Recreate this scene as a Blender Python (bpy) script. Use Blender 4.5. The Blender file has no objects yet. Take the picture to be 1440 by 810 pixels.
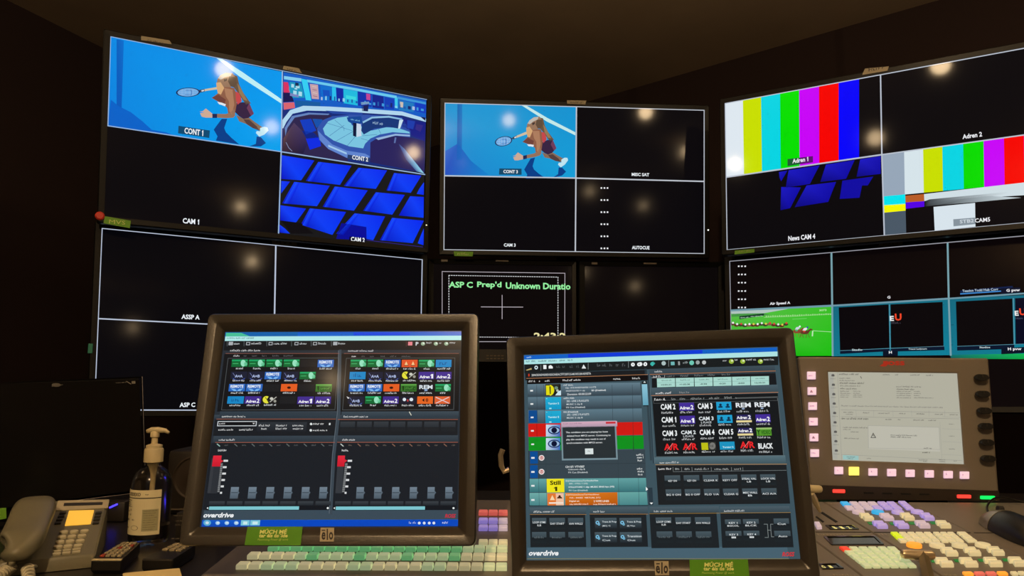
import bpy, bmesh, math, random
import numpy as np
from mathutils import Matrix, Vector
random.seed(7)
R = math.radians
C = bpy.context.scene.collection
scene = bpy.context.scene

# ------------------------------------------------------------------ camera
EYE = 1.035                      # eye height of a seated operator
FPX = 1040.0                     # focal length for a 1440 px wide frame
def RX(a): c,s=math.cos(a),math.sin(a); return np.array([[1,0,0],[0,c,-s],[0,s,c]])
def RY(a): c,s=math.cos(a),math.sin(a); return np.array([[c,0,s],[0,1,0],[-s,0,c]])
def RZ(a): c,s=math.cos(a),math.sin(a); return np.array([[c,-s,0],[s,c,0],[0,0,1]])
RC = RX(R(7.0)) @ RY(R(-0.3))
cam_d = bpy.data.cameras.new('camera'); cam = bpy.data.objects.new('camera', cam_d); C.objects.link(cam)
cam_d.sensor_width = 36; cam_d.lens = 36*FPX/1440; cam_d.clip_start = .02
m = np.eye(4); m[:3,0]=RC[:,0]; m[:3,1]=RC[:,2]; m[:3,2]=-RC[:,1]; m[:3,3]=[0,0,EYE]
cam.matrix_world = Matrix(m.tolist())
scene.camera = cam
scene.view_settings.view_transform = 'Standard'; scene.view_settings.look = 'None'
scene.view_settings.exposure = 0.0; scene.view_settings.gamma = 1.0
scene.view_settings.use_curve_mapping = False
w = bpy.data.worlds.new('world'); scene.world = w; w.use_nodes = True
w.node_tree.nodes['Background'].inputs[0].default_value = (0.05,0.03,0.02,1)
w.node_tree.nodes['Background'].inputs[1].default_value = 0.02

CEIL = 2.72
LAMPS = [(.88,1.66,7.0,.4),(-.45,1.67,6.0,.4),(.17,1.28,4.5,.4),(.15,-2.75,.8,.11),(2.27,-1.42,9.0,.11),(-1.25,-2.5,1.2,.11),(-.3,-1.3,150.0,.11),(2.3,1.1,14.0,.11),(-2.35,1.1,8.0,.11)]   # x, y, watts, drop of the ceiling lamps; last three added as unseen fill
REARS = [(1.9,-3.9,EYE+1.42,6.0),(2.63,-3.9,EYE+1.25,5.0)]                       # lamps on the rear wall
def lamp(x, y, watt, z=None, r=.035):
    l = bpy.data.lights.new('lamp_glow','POINT'); l.shadow_soft_size=r; l.energy=watt
    l.color=(1.0,.71,.40)
    o = bpy.data.objects.new('lamp_glow', l); C.objects.link(o); o.location=(x,y,z or CEIL-.11)
    return o
LAMP_OBS = [lamp(x,y,w_,CEIL-d_) for x,y,w_,d_ in LAMPS]+[lamp(x,y,w_,z) for x,y,z,w_ in REARS]

# ------------------------------------------------------------------ helpers
def lin(c):
    o=[]
    for v in c[:3]:
        v=v/255.; o.append(v/12.92 if v<=.04045 else ((v+.055)/1.055)**2.4)
    return tuple(o)+(1.,)
def mat(name, col, rough=.5, metal=0, emit=None, es=1., noise=None, bump=0, trans=0, spec=.5, ior=1.45, scale=30, coat=0):
    m_=bpy.data.materials.new(name); m_.use_nodes=True; nt=m_.node_tree; b=nt.nodes['Principled BSDF']
    c=lin(col) if max(col)>1 else tuple(col)+(1,)
    b.inputs['Base Color'].default_value=c; b.inputs['Roughness'].default_value=rough
    b.inputs['Metallic'].default_value=metal; b.inputs['Specular IOR Level'].default_value=spec
    b.inputs['IOR'].default_value=ior; b.inputs['Transmission Weight'].default_value=trans
    b.inputs['Coat Weight'].default_value=coat
    if emit: b.inputs['Emission Color'].default_value=lin(emit); b.inputs['Emission Strength'].default_value=es
    if noise or bump:
        tc=nt.nodes.new('ShaderNodeTexCoord'); n=nt.nodes.new('ShaderNodeTexNoise'); n.inputs['Scale'].default_value=scale
        n.inputs['Detail'].default_value=6
        nt.links.new(tc.outputs['Object'],n.inputs['Vector'])
        if noise:
            mx=nt.nodes.new('ShaderNodeMix'); mx.data_type='RGBA'
            mx.inputs[6].default_value=tuple(v*(1-noise) for v in c[:3])+(1,); mx.inputs[7].default_value=tuple(min(1,v*(1+noise)) for v in c[:3])+(1,)
            nt.links.new(n.outputs['Fac'],mx.inputs[0]); nt.links.new(mx.outputs[2],b.inputs['Base Color'])
        if bump:
            bp=nt.nodes.new('ShaderNodeBump'); bp.inputs['Strength'].default_value=bump; bp.inputs['Distance'].default_value=.002
            nt.links.new(n.outputs['Fac'],bp.inputs['Height']); nt.links.new(bp.outputs[0],b.inputs['Normal'])
    return m_
def screen_mat(name, rough, strength=1.0, spec=.5):
    m_=bpy.data.materials.new(name); m_.use_nodes=True; nt=m_.node_tree; b=nt.nodes['Principled BSDF']
    b.inputs['Base Color'].default_value=(.004,.004,.005,1); b.inputs['Roughness'].default_value=rough
    b.inputs['Specular IOR Level'].default_value=spec
    a=nt.nodes.new('ShaderNodeAttribute'); a.attribute_name='pic'
    nt.links.new(a.outputs['Color'],b.inputs['Emission Color']); b.inputs['Emission Strength'].default_value=strength
    return m_
def print_mat(name, rough=.6):
    m_=bpy.data.materials.new(name); m_.use_nodes=True; nt=m_.node_tree; b=nt.nodes['Principled BSDF']
    b.inputs['Roughness'].default_value=rough
    a=nt.nodes.new('ShaderNodeAttribute'); a.attribute_name='pic'
    nt.links.new(a.outputs['Color'],b.inputs['Base Color'])
    return m_

class MB:
    def __init__(s): s.v=[]; s.f=[]; s.smooth=False
    def add(s, vs, fs):
        o=len(s.v); s.v+= [tuple(float(c) for c in p) for p in vs]; s.f+=[tuple(i+o for i in f) for f in fs]; return s
    def box(s,x0,x1,y0,y1,z0,z1,b=0):
        bm=bmesh.new(); bmesh.ops.create_cube(bm,size=1)
        for v in bm.verts: v.co=Vector(((x0+x1)/2+v.co.x*(x1-x0),(y0+y1)/2+v.co.y*(y1-y0),(z0+z1)/2+v.co.z*(z1-z0)))
        if b: bmesh.ops.bevel(bm,geom=bm.edges[:],offset=b,segments=2,affect='EDGES',profile=.5)
        return s.bm(bm)
    def bm(s,bm):
        bm.verts.index_update(); s.add([v.co[:] for v in bm.verts],[[v.index for v in f.verts] for f in bm.faces]); bm.free(); return s
    def loops(s, loops, cap0=False, cap1=False, close=True):
        n=len(loops[0]); vs=[p for l in loops for p in l]; fs=[]
        for i in range(len(loops)-1):
            for j in range(n if close else n-1):
                k=(j+1)%n; fs.append((i*n+j,i*n+k,(i+1)*n+k,(i+1)*n+j))
        if cap0: fs.append(tuple(range(n))[::-1])
        if cap1: fs.append(tuple((len(loops)-1)*n+j for j in range(n)))
        return s.add(vs,fs)
    def lathe(s, prof, n=32, cx=0, cy=0, cap=True):
        L=[[(cx+r*math.cos(2*math.pi*j/n),cy+r*math.sin(2*math.pi*j/n),z) for j in range(n)] for r,z in prof]
        return s.loops(L,cap,cap)
    def tube(s, pts, r, n=10, cap=True):
        pts=[Vector(p) for p in pts]; L=[]; up=Vector((0,0,1)); prev=None
        for i,p in enumerate(pts):
            t=(pts[min(i+1,len(pts)-1)]-pts[max(i-1,0)]).normalized()
            if prev is None:
                a=t.cross(up); a=a if a.length>.05 else t.cross(Vector((1,0,0)))
            else: a=prev-t*prev.dot(t)
            a.normalize(); prev=a; b_=t.cross(a); rr=r[i] if isinstance(r,(list,tuple)) else r
            L.append([tuple(p+a*rr*math.cos(2*math.pi*j/n)+b_*rr*math.sin(2*math.pi*j/n)) for j in range(n)])
        return s.loops(L,cap,cap)
def obj(name, mb, material, parent=None, world=False, smooth=False, bevel=0):
    me=bpy.data.meshes.new(name); vs=mb.v
    if world and parent is not None:
        inv=parent.matrix_world.inverted(); vs=[tuple(inv@Vector(p)) for p in vs]
    me.from_pydata(vs,[],mb.f); 
    bm=bmesh.new(); bm.from_mesh(me); bmesh.ops.recalc_face_normals(bm,faces=bm.faces); bm.to_mesh(me); bm.free()
    me.materials.append(material); o=bpy.data.objects.new(name,me); C.objects.link(o)
    if parent is not None: o.parent=parent
    if smooth:
        for p in me.polygons: p.use_smooth=True
        if smooth!='all':
            try: me.set_sharp_from_angle(angle=R(35))
            except Exception: pass
    if bevel:
        bv=o.modifiers.new('bevel','BEVEL'); bv.width=bevel; bv.segments=2; bv.limit_method='ANGLE'
    return o
def tag(o,label=None,cat=None,group=None,kind=None):
    if label: o['label']=label
    if cat: o['category']=cat
    if group: o['group']=group
    if kind: o['kind']=kind
    return o
def thing(name,label,cat,mw=None,group=None):
    o=bpy.data.objects.new(name,None); C.objects.link(o); o.empty_display_size=.05
    if mw is not None: o.matrix_world=mw
    return tag(o,label,cat,group)
def struct(name,mb,material):
    o=obj(name,mb,material); o['kind']='structure'; return o

# a flat surface in the room: origin + rotation; local x right, z up along it, y into it
class Plane:
    def __init__(s,az,tilt,roll,pos,rel=True):
        s.R=RZ(R(az))@RX(R(tilt))@RY(R(roll)); s.o=np.array(pos,float)+np.array([0,0,EYE if rel else 0])
    def mw(s):
        m=np.eye(4); m[:3,:3]=s.R; m[:3,3]=s.o; return Matrix(m.tolist())
    def loc(s,px,py,y=0.0):          # where the sight line through photo point (px,py) meets the surface shifted by y
        d=RC@np.array([(px-720)/FPX,1,-(py-405)/FPX]); n=s.R[:,1]; o=s.o+n*y
        t=((o-[0,0,EYE])@n)/(d@n); q=s.R.T@(np.array([0,0,EYE])+d*t-s.o); return (q[0],q[2])
    def world(s,x,y,z): return tuple(s.R@np.array([x,y,z])+s.o)
def ray(px,py,depth):
    d=RC@np.array([(px-720)/FPX,1,-(py-405)/FPX]); return d*(depth/d[1])+np.array([0,0,EYE])
def on_z(px,py,z):
    d=RC@np.array([(px-720)/FPX,1,-(py-405)/FPX]); return d*((z-EYE)/d[2])+np.array([0,0,EYE])

# text outlines
_tc={}
def glyphs(txt, bold=0.0, shear=0.0):
    bold=min(bold,.034); k=(txt,bold,shear)
    if k in _tc: return _tc[k]
    cu=bpy.data.curves.new('t','FONT'); cu.body=txt; cu.size=1; cu.resolution_u=2; cu.offset=bold; cu.shear=shear
    o=bpy.data.objects.new('t',cu); me=bpy.data.meshes.new_from_object(o)
    v=np.array([p.co[:2] for p in me.vertices]) if len(me.vertices) else np.zeros((1,2))
    f=[tuple(p.vertices) for p in me.polygons]
    bpy.data.objects.remove(o); bpy.data.curves.remove(cu); bpy.data.meshes.remove(me)
    if '1' in txt and len(txt)<40 and not shear:          # give the digit one its flag
        v=v.tolist()
        for i,ch in enumerate(txt):
            if ch=='1':
                cu=bpy.data.curves.new('t','FONT'); cu.body=txt[:i+1]; cu.size=1; cu.resolution_u=2; cu.offset=bold
                o=bpy.data.objects.new('t',cu); me=bpy.data.meshes.new_from_object(o); xs=max(p.co[0] for p in me.vertices); ys=max(p.co[1] for p in me.vertices if p.co[0]>xs-.02)
                bpy.data.objects.remove(o); bpy.data.curves.remove(cu); bpy.data.meshes.remove(me)
                sw=.06+bold*2; n0=len(v); v+=[[xs-sw*.4,ys],[xs-sw-.13,ys-.15],[xs-sw-.13,ys-.15-sw*1.2],[xs-sw*.4,ys-sw*1.4]]; f.append((n0,n0+1,n0+2,n0+3))
        v=np.array(v)
    lo=v.min(0); hi=v.max(0); v=(v-(lo+hi)/2)/np.maximum(hi-lo,1e-6)
    _tc[k]=(v,f,(hi-lo)); return _tc[k]

# flat picture on a surface: every shape is given at its photo position and put on the surface by sight line
class Pic:
    def __init__(s,plane,y0=-.0005,dy=.00012,ox=0,oy=0,sc=1.0):
        s.p=plane; s.y0=y0; s.dy=dy; s.v=[]; s.f=[]; s.c=[]; s.z(ox,oy,sc)
    def z(s,ox=0,oy=0,sc=1.0): s.ox,s.oy,s.sc=ox,oy,sc; return s
    def L(s,x,y): return s.p.loc(s.ox+x/s.sc,s.oy+y/s.sc,s.y0)
    def raw(s,pts,faces,cols,layer):
        o=len(s.v); y=s.y0-s.dy*layer
        s.v+=[(p[0],y,p[1]) for p in pts]; s.f+=[tuple(i+o for i in f) for f in faces]
        if isinstance(cols,tuple): cols=[lin(cols)]*len(pts)
        else: cols=[lin(c) for c in cols]
        s.c+=cols; return s
    def poly(s,pts,col,layer=1):
        P=[s.L(*p) for p in pts]
        # fan from triangulation so concave outlines stay right
        from mathutils.geometry import tessellate_polygon
        tri=tessellate_polygon([[Vector((p[0],p[1],0)) for p in P]])
        return s.raw(P,[tuple(t) for t in tri],col,layer)
    def rect(s,x0,y0,x1,y1,col,layer=1,rad=0):       # upright in the surface's own axes
        a=s.L(x0,y0); b=s.L(x1,y1)
        P=[a,(b[0],a[1]),b,(a[0],b[1])]
        if isinstance(col,list): col=[col[0],col[0],col[1],col[1]] if len(col)==2 else col
        return s.raw(P,[(0,1,2,3)],col,layer)
    def frame(s,x0,y0,x1,y1,t,col,layer=2):
        a=s.L(x0,y0); b=s.L(x1,y1); tt=t*(s.L(x0+1,y0)[0]-a[0]); ax,az=a; bx,bz=b
        for q in ((ax,az,bx,az-tt),(ax,bz+tt,bx,bz),(ax,az,ax+tt,bz),(bx-tt,az,bx,bz)):
            s.raw([(q[0],q[1]),(q[2],q[1]),(q[2],q[3]),(q[0],q[3])],[(0,1,2,3)],col,layer)
        return s
    def line(s,pts,t,col,layer=3):
        for (x0,y0),(x1,y1) in zip(pts[:-1],pts[1:]):
            a=np.array(s.L(x0,y0)); b=np.array(s.L(x1,y1)); d=b-a; l=np.linalg.norm(d)
            if l<1e-9: continue
            d/=l; k=abs(s.L(x0+1,y0)[0]-s.L(x0,y0)[0]); n=np.array([-d[1],d[0]])*t*k/2; e=d*t*k*.4
            s.raw([tuple(a-n-e),tuple(b-n+e),tuple(b+n+e),tuple(a+n-e)],[(0,1,2,3)],col,layer)
        return s
    def ell(s,cx,cy,rx,ry,col,layer=2,n=20,a0=0,a1=360,hole=0,ang=0):
        P=[];ca,sa=math.cos(R(ang)),math.sin(R(ang))
        rr=(1,hole) if hole else (1,)
        for k in rr:
            for j in range(n+1):
                t=R(a0+(a1-a0)*j/n); u,v=rx*k*math.cos(t),ry*k*math.sin(t); P.append(s.L(cx+u*ca-v*sa,cy+u*sa+v*ca))
        if hole: fs=[(j,j+1,n+1+j+1,n+1+j) for j in range(n)]
        else: P.append(s.L(cx,cy)); fs=[(j,j+1,len(P)-1) for j in range(n)]
        return s.raw(P,fs,col,layer)
    def text(s,t,cx,cy,w,h,col,layer=4,bold=.02,shear=0,ang=0):    # w,h: box of the inked letters
        v,f,_=glyphs(t,bold,shear)
        a=s.L(cx-w/2,cy); b=s.L(cx+w/2,cy); W=math.dist(a,b); H=math.dist(s.L(cx,cy-h/2),s.L(cx,cy+h/2)); c=s.L(cx,cy)
        ca,sa=math.cos(R(ang)),math.sin(R(ang))
        P=[(c[0]+p[0]*W*ca-p[1]*H*sa,c[1]+p[0]*W*sa+p[1]*H*ca) for p in v]
        return s.raw(P,f,col,layer)
    def scrib(s,x0,y,x1,h,col,layer=4,words=None):          # writing too small to read in the photo
        a=s.L(x0,y); b=s.L(x1,y); H=math.dist(s.L(x0,y-h/2),s.L(x0,y+h/2)); x=a[0]; z=a[1]; e=b[0]; wd=0
        n=random.randint(3,8)
        while x<e-H*.3:
            g=random.choice((.35,.5,.6))*H; hh=random.choice((.62,.62,.75,1.))*H
            k=random.random()
            s.raw([(x,z-H*.4+hh),(x+g*.42,z-H*.4+hh),(x+g*.42,z-H*.4),(x,z-H*.4)],[(0,1,2,3)],col,layer)
            if k<.75: zz=z-H*.4+hh*random.choice((0,.45,.8)); s.raw([(x,zz+H*.2),(x+g,zz+H*.2),(x+g,zz),(x,zz)],[(0,1,2,3)],col,layer)
            x+=g*1.18; wd+=1
            if wd>n: x+=H*.45; wd=0; n=random.randint(3,8)
        return s
    def build(s,name,material,parent):
        me=bpy.data.meshes.new(name); me.from_pydata(s.v,[],s.f)
        at=me.color_attributes.new('pic','FLOAT_COLOR','POINT')
        at.data.foreach_set('color',[c for q in s.c for c in q]); me.materials.append(material)
        # all faces look at the viewer
        bm=bmesh.new(); bm.from_mesh(me); bm.normal_update()
        for f in bm.faces:
            if f.normal.y>0: f.normal_flip()
        bm.to_mesh(me); bm.free()
        o=bpy.data.objects.new(name,me); C.objects.link(o); o.parent=parent; return o

def rquad(c, off, r, n=5):
    """closed loop of 2D points: quad c (TL,TR,BR,BL) grown by off with rounded corners r"""
    c=[np.array(p,float) for p in c]; cen=sum(c)/4; out=[]
    g=[]
    for i,p in enumerate(c):
        a=c[i-1]-p; b=c[(i+1)%4]-p; a/=np.linalg.norm(a); b/=np.linalg.norm(b)
        sn=abs(a[0]*b[1]-a[1]*b[0]); g.append((p-(a+b)*off/sn,a,b))
    for p,a,b in g:
        for k in range(n):
            t=k/(n-1) if n>1 else .5; q0=p+a*r; q1=p+b*r
            out.append((1-t)**2*q0+2*t*(1-t)*p+t*t*q1)
    return out
def L3(l2,y): return [(p[0],y,p[1]) for p in l2]
def bezel(mb, inner, prof, n=5):
    """prof: list of (offset from inner quad, y, corner radius)"""
    return mb.loops([L3(rquad(inner,o,max(r,1e-5),n),y) for o,y,r in prof])
def prism(mb,poly,y0,y1):
    return mb.loops([L3(poly,y0),L3(poly,y1)],True,True)
def keycap(mb,q,h,inset=.14,shrink=.085,y=0):
    q=[np.array(p,float) for p in q]; c=sum(q)/4
    def l(k): return [c+(p-c)*k for p in q]
    return mb.loops([L3(l(1-shrink),y),L3(l(1-shrink),y-h*.7),L3(l(1-shrink-inset*.5),y-h*.95),L3(l(1-shrink-inset*1.6),y-h)],True,True)
def roundcap(mb,c,rx,rz,h,y=0,n=18):
    pr=((1,0),(1,-h*.6),(.9,-h*.9),(.7,-h))
    return mb.loops([[(c[0]+rx*k*math.cos(2*math.pi*j/n),y+yy,c[1]+rz*k*math.sin(2*math.pi*j/n)) for j in range(n)] for k,yy in pr],True,True)

# ------------------------------------------------------------------ materials
M_wall=mat('painted_wall',(34,18,17),.9,noise=.15,bump=.15,scale=60)
M_ceil=mat('ceiling_paint',(214,190,160),.95,noise=.22,bump=.2,scale=2.2)
M_floor=mat('carpet',(38,34,34),1,noise=.3,bump=.6,scale=300)
M_base=mat('skirting',(30,24,22),.6)
M_bez=mat('monitor_black_plastic',(9,8,8),.42,noise=.1,scale=80,spec=.22)
M_rack=mat('black_powder_coat',(9,9,9),.6)
M_tv=screen_mat('monitor_picture',.08,1.0,.085)
M_touch=screen_mat('touchscreen_picture',.10,1.0,.45)
M_lcd=screen_mat('panel_picture',.3,1.0,.3)
M_print=print_mat('printed_sheet',.55)
M_elo=mat('dark_brown_grey_plastic',(52,48,42),.3,noise=.08,bump=.08,scale=400,spec=.5)
M_elob=mat('dark_back_plastic',(50,46,42),.5)
M_tape=mat('masking_tape',(140,130,108),.7,noise=.08,scale=90)
M_gtape=mat('green_sticker',(96,150,30),.6)
M_desk=mat('dark_laminate',(34,31,30),.32,noise=.15,scale=15)
M_deck=mat('bronze_grey_console_metal',(118,110,98),.48,noise=.05,bump=.05,scale=500,metal=.0)
M_groove=mat('groove_black',(8,8,8),.8)
M_led=lambda c,n,e=1.: mat(n,c,.4,emit=c,es=e)

# ------------------------------------------------------------------ room
def wallseg(name,a,b,z0,z1,th,material,out):
    a=np.array(a,float); b=np.array(b,float); d=(b-a)/np.linalg.norm(b-a); n=np.array([d[1],-d[0]])*out
    mb=MB(); a2=a+n*th; b2=b+n*th
    mb.loops([[(a[0],a[1],z0),(b[0],b[1],z0),(b2[0],b2[1],z0),(a2[0],a2[1],z0)],[(a[0],a[1],z1),(b[0],b[1],z1),(b2[0],b2[1],z1),(a2[0],a2[1],z1)]],True,True)
    return struct(name,mb,material)
def ceilpt(px,py): return on_z(px,py,CEIL)[:2]
l0,l1=ceilpt(10,0),ceilpt(142,66); r0,r1=ceilpt(1320,0),ceilpt(836,140)
def isect(p,d,q,e):
    t=np.linalg.solve(np.array([d,-e]).T,q-p); return p+d*t[0]
ld=(l1-l0)/np.linalg.norm(l1-l0); rd=(r1-r0)/np.linalg.norm(r1-r0)
far=isect(l0,ld,r0,rd)
XL,XR,YB=-2.9,3.3,-4.2
lk=l0+ld*((XL-l0[0])/ld[0]); rk=r0+rd*((XR-r0[0])/rd[0])
wallseg('wall_left',lk,far,0,CEIL,.12,M_wall,-1)
wallseg('wall_right',far,rk,0,CEIL,.12,M_wall,-1)
wallseg('wall_side_left',(XL,YB),lk,0,CEIL,.12,M_wall,-1)
wallseg('wall_side_right',rk,(XR,YB),0,CEIL,.12,M_wall,-1)
wallseg('wall_back',(XR,YB),(XL,YB),0,CEIL,.12,M_wall,-1)
corner=[(XL-.12,YB-.12),(XR+.12,YB-.12),(XR+.12,rk[1]+.1),(far[0]+.05,far[1]+.3),(XL-.12,lk[1]+.1)]
struct('floor',MB().loops([[(p[0],p[1],-.1) for p in corner],[(p[0],p[1],0) for p in corner]],True,True),M_floor)
struct('ceiling',MB().loops([[(p[0],p[1],CEIL) for p in corner],[(p[0],p[1],CEIL+.1) for p in corner]],True,True),M_ceil)
M_trimring=mat('white_lamp_trim',(200,195,185),.5)
labels=['hanging lamp above the right side of the desk','hanging lamp above the left side of the desk','hanging lamp above the middle of the desk','ceiling lamp near the rear of the room, centre','ceiling lamp at the rear right','ceiling lamp at the rear left','ceiling lamp behind the operator seats','ceiling lamp by the right side wall','ceiling lamp by the left side wall']  # last three: unseen lamps added to brighten desk and ceiling
for (x,y,_,d_),lb in zip(LAMPS,labels):
    t=thing('ceiling_lamp',lb,'ceiling light',Matrix.Translation((x,y,CEIL)),'small ceiling lamps')  # the added fill lamps get the same fittings
    obj('ceiling_rose',MB().lathe([(.055,0),(.055,-.01),(.04,-.016),(.012,-.02)],24),M_trimring,t)
    obj('lamp_stem',MB().lathe([(.004,-.016),(.004,-d_+.07),(.016,-d_+.065),(.016,-d_+.045)],16),M_trimring,t)
for (x,y,z,_),lb in zip(REARS,('wall lamp on the rear wall, the one nearer the middle','wall lamp on the rear wall, the one nearer the corner')):
    t=thing('wall_lamp',lb,'wall light',Matrix.Translation((x,YB,z)),'wall lamps on the rear wall')
    obj('wall_rose',MB().tube([(0,0,0),(0,.02,0)],.05,20),M_trimring,t)
    obj('lamp_arm',MB().tube([(0,.015,-.0),(0,.15,-.06),(0,.3,-.06)],.007,10),M_trimring,t)

# ------------------------------------------------------------------ monitor wall
PL={'UL':Plane(30.30,.19,-.51,(-.7629,2.3748,.7417)),'LL':Plane(29.38,-2.68,-.03,(-.7722,2.4169,.169)),
    'UM':Plane(3.79,4.40,-.09,(.2457,2.8,.773)),'UR':Plane(-35.44,-1.38,.89,(1.1847,2.3009,.7217)),
    'LR':Plane(-34.88,-5.19,.11,(1.2001,2.35,.1638)),'M1':Plane(4.0,0,0,(-.024,2.86,.27)),'M2':Plane(4.0,0,0,(.46,2.89,.28))}
def wall_monitor(key,corners,label,edge=.019,left_edge=None,name='video_monitor',depth=.05):
    p=PL[key]; t=thing(name,label,'monitor',p.mw()); q=[p.loc(*c) for c in corners]
    mb=MB(); bezel(mb,q,[(.0005,.002,.0005),(.0005,-.004,.0005),(edge*.85,-.005,.004),(edge,-.002,.006),(edge,depth*.6,.006)])
    obj('bezel',mb,M_bez,t)
    mb=MB(); mb.loops([L3(rquad(q,edge-.001,.006),depth*.55),L3(rquad(q,edge-.03,.02),depth),L3(rquad(q,-.12,.02),depth+.03)],True,True)
    obj('rear_housing',mb,M_bez,t)
    mb=MB(); c=sum(np.array(x) for x in q)/4; mb.box(c[0]-.11,c[0]+.11,depth+.02,depth+.075,c[1]-.11,c[1]+.11,.004)
    mb.box(c[0]-.03,c[0]+.03,depth+.07,.185,c[1]-.05,c[1]+.05); obj('mount_plate',mb,M_rack,t)
    return t,p,q,c
BLK=(7,6,10); BOR=(190,195,215)
def base(pic,corners,col=BLK):
    P=[pic.L(*c) for c in corners]; pic.raw(P,[(0,1,2,3)],col,0)
def lerp(a,b,t): return (a[0]+(b[0]-a[0])*t,a[1]+(b[1]-a[1])*t)

# the woman playing tennis, outlines in zoomed photo units; T maps them for the second picture
def tennis(pic,T):
    def P(pts,col,l): pic.poly([T(*q) for q in pts],col,l)
    P([(775,585),(808,585),(790,640),(800,665),(835,700),(880,738),(740,715),(750,690),(727,650)],(6,62,135),3)
    P([(985,690),(1010,695),(1040,730),(1010,750),(940,750),(980,735)],(6,62,135),3)
    P([(860,560),(905,585),(940,578),(975,605),(1025,640),(1010,658),(960,640),(920,615),(880,600)],(134,106,86),4)
    P([(905,588),(940,590),(985,630),(1000,655),(960,640),(925,616)],(84,62,60),5)
    P([(1005,640),(1030,632),(1050,638),(1055,655),(1030,680),(1000,692),(980,670),(985,658),(1005,660)],(190,228,240),5)
    P([(840,318),(868,330),(880,380),(905,430),(940,480),(950,492),(920,500),(880,440),(850,400)],(104,84,66),5)
    P([(868,370),(885,395),(930,478),(905,470),(880,430)],(150,120,86),6)
    P([(865,490),(900,485),(940,490),(955,525),(968,555),(935,580),(905,585),(880,570),(856,545)],(56,36,66),5)
    P([(940,490),(968,555),(950,568),(925,520)],(110,60,90),6)
    P([(858,420),(878,430),(890,455),(895,480),(870,500),(860,470)],(196,72,74),6)
    P([(760,400),(800,390),(850,400),(862,430),(865,500),(855,555),(830,580),(815,560),(808,520),(790,500),(755,482),(715,460),(735,445),(755,430)],(142,94,72),5)
    P([(790,400),(840,410),(850,500),(835,560),(820,540),(818,480),(800,450)],(172,124,94),6)
    P([(715,458),(755,440),(800,470),(790,498),(755,480)],(112,66,58),6)
    P([(748,483),(775,488),(800,498),(795,510),(775,502),(760,498)],(225,232,240),7)
    P([(750,345),(768,322),(800,308),(840,312),(858,335),(856,370),(830,395),(790,395),(760,388),(745,370)],(150,116,92),6)
    P([(752,342),(768,322),(798,309),(835,312),(828,330),(795,336),(770,350)],(190,182,172),7)
    P([(820,330),(858,336),(866,372),(850,398),(828,390),(812,360)],(96,76,60),7)
    P([(785,345),(808,342),(806,356),(790,362)],(70,54,50),8)
    P([(742,368),(768,365),(790,400),(770,440),(752,432),(745,400)],(214,168,118),7)
    P([(668,408),(748,394),(750,408),(690,416),(672,420)],(205,190,160),6)
    P([(640,412),(672,406),(674,422),(646,428)],(60,70,90),6)
    P([(652,414),(668,411),(669,419),(655,422)],(215,225,235),7)
    P([(745,555),(800,556),(825,548),(850,525),(856,565),(845,578),(800,581),(748,578)],(148,112,90),6)
    P([(718,555),(747,555),(747,580),(720,580)],(34,40,80),7)
    P([(640,540),(660,540),(680,523),(692,533),(720,555),(718,578),(680,578),(655,572),(645,550),(672,548)],(206,170,148),7)
def racket(pic,cx,cy,rx,ry,ang=0,l=5):
    pic.ell(cx,cy,rx*.9,ry*.88,(110,170,225),l,ang=ang)
    for k in (-.5,-.2,.1,.4): 
        x=cx+rx*k; hh=ry*.75*math.sqrt(1-k*k); pic.line([(x,cy-hh),(x,cy+hh)],1.5,(170,200,235),l+1)
    for k in (-.45,0,.45): pic.line([(cx-rx*.75,cy+ry*k),(cx+rx*.75,cy+ry*k)],1.5,(170,200,235),l+1)
    pic.line([(cx-rx*.2,cy-ry*.4),(cx+rx*.3,cy-ry*.4),(cx+rx*.3,cy+ry*.5),(cx-rx*.25,cy+ry*.5)],3,(30,90,170),l+1)
    pic.ell(cx,cy,rx,ry,(22,32,80),l+2,n=32,hole=.88,ang=ang)
def multi_lines(pic,lines,t=2.0,col=BOR,layer=9):
    for a in lines: pic.line(a,t,col,layer)

# --- upper left
cUL=[(155.5,51.5),(600,140),(595.3,348.5),(147,304.5)]
tUL,p,q,_c=wall_monitor('UL',cUL,'large wall monitor, upper left, showing a tennis player on blue court and a blue studio')
pic=Pic(p); base(pic,cUL); tc,ml,mc,mr,bc=(397,101),(151.6,177),(395.3,213.5),(597.5,245.5),(391.6,328.3)
pic.raw([pic.L(*a) for a in (cUL[0],tc,mc,ml)],[(0,1,2,3)],[(8,138,228),(0,150,236),(0,160,238),(8,132,222)],1)
pic.z(130,30,4.264)
pic.raw([pic.L(*a) for a in ((145,108),(188,115),(175,520),(145,510))],[(0,1,2,3)],[(8,96,190),(10,110,205),(5,92,190),(8,88,185)],2)
pic.poly([(110,470),(160,510),(230,545),(300,600),(355,650),(440,665),(500,688),(430,680),(92,625)],(6,98,200),2)
pic.poly([(742,219),(778,226),(900,305),(1137,470),(1134,494),(880,330)],(190,238,245),3)
racket(pic,573,426,72,28,-2)
tennis(pic,lambda x,y:(x,y))
pic.poly([(516,627),(704,655),(700,700),(513,672)],(14,74,112),9); pic.text('CONT 1',608,663,112,36,(235,240,245),10,.03)
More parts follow.
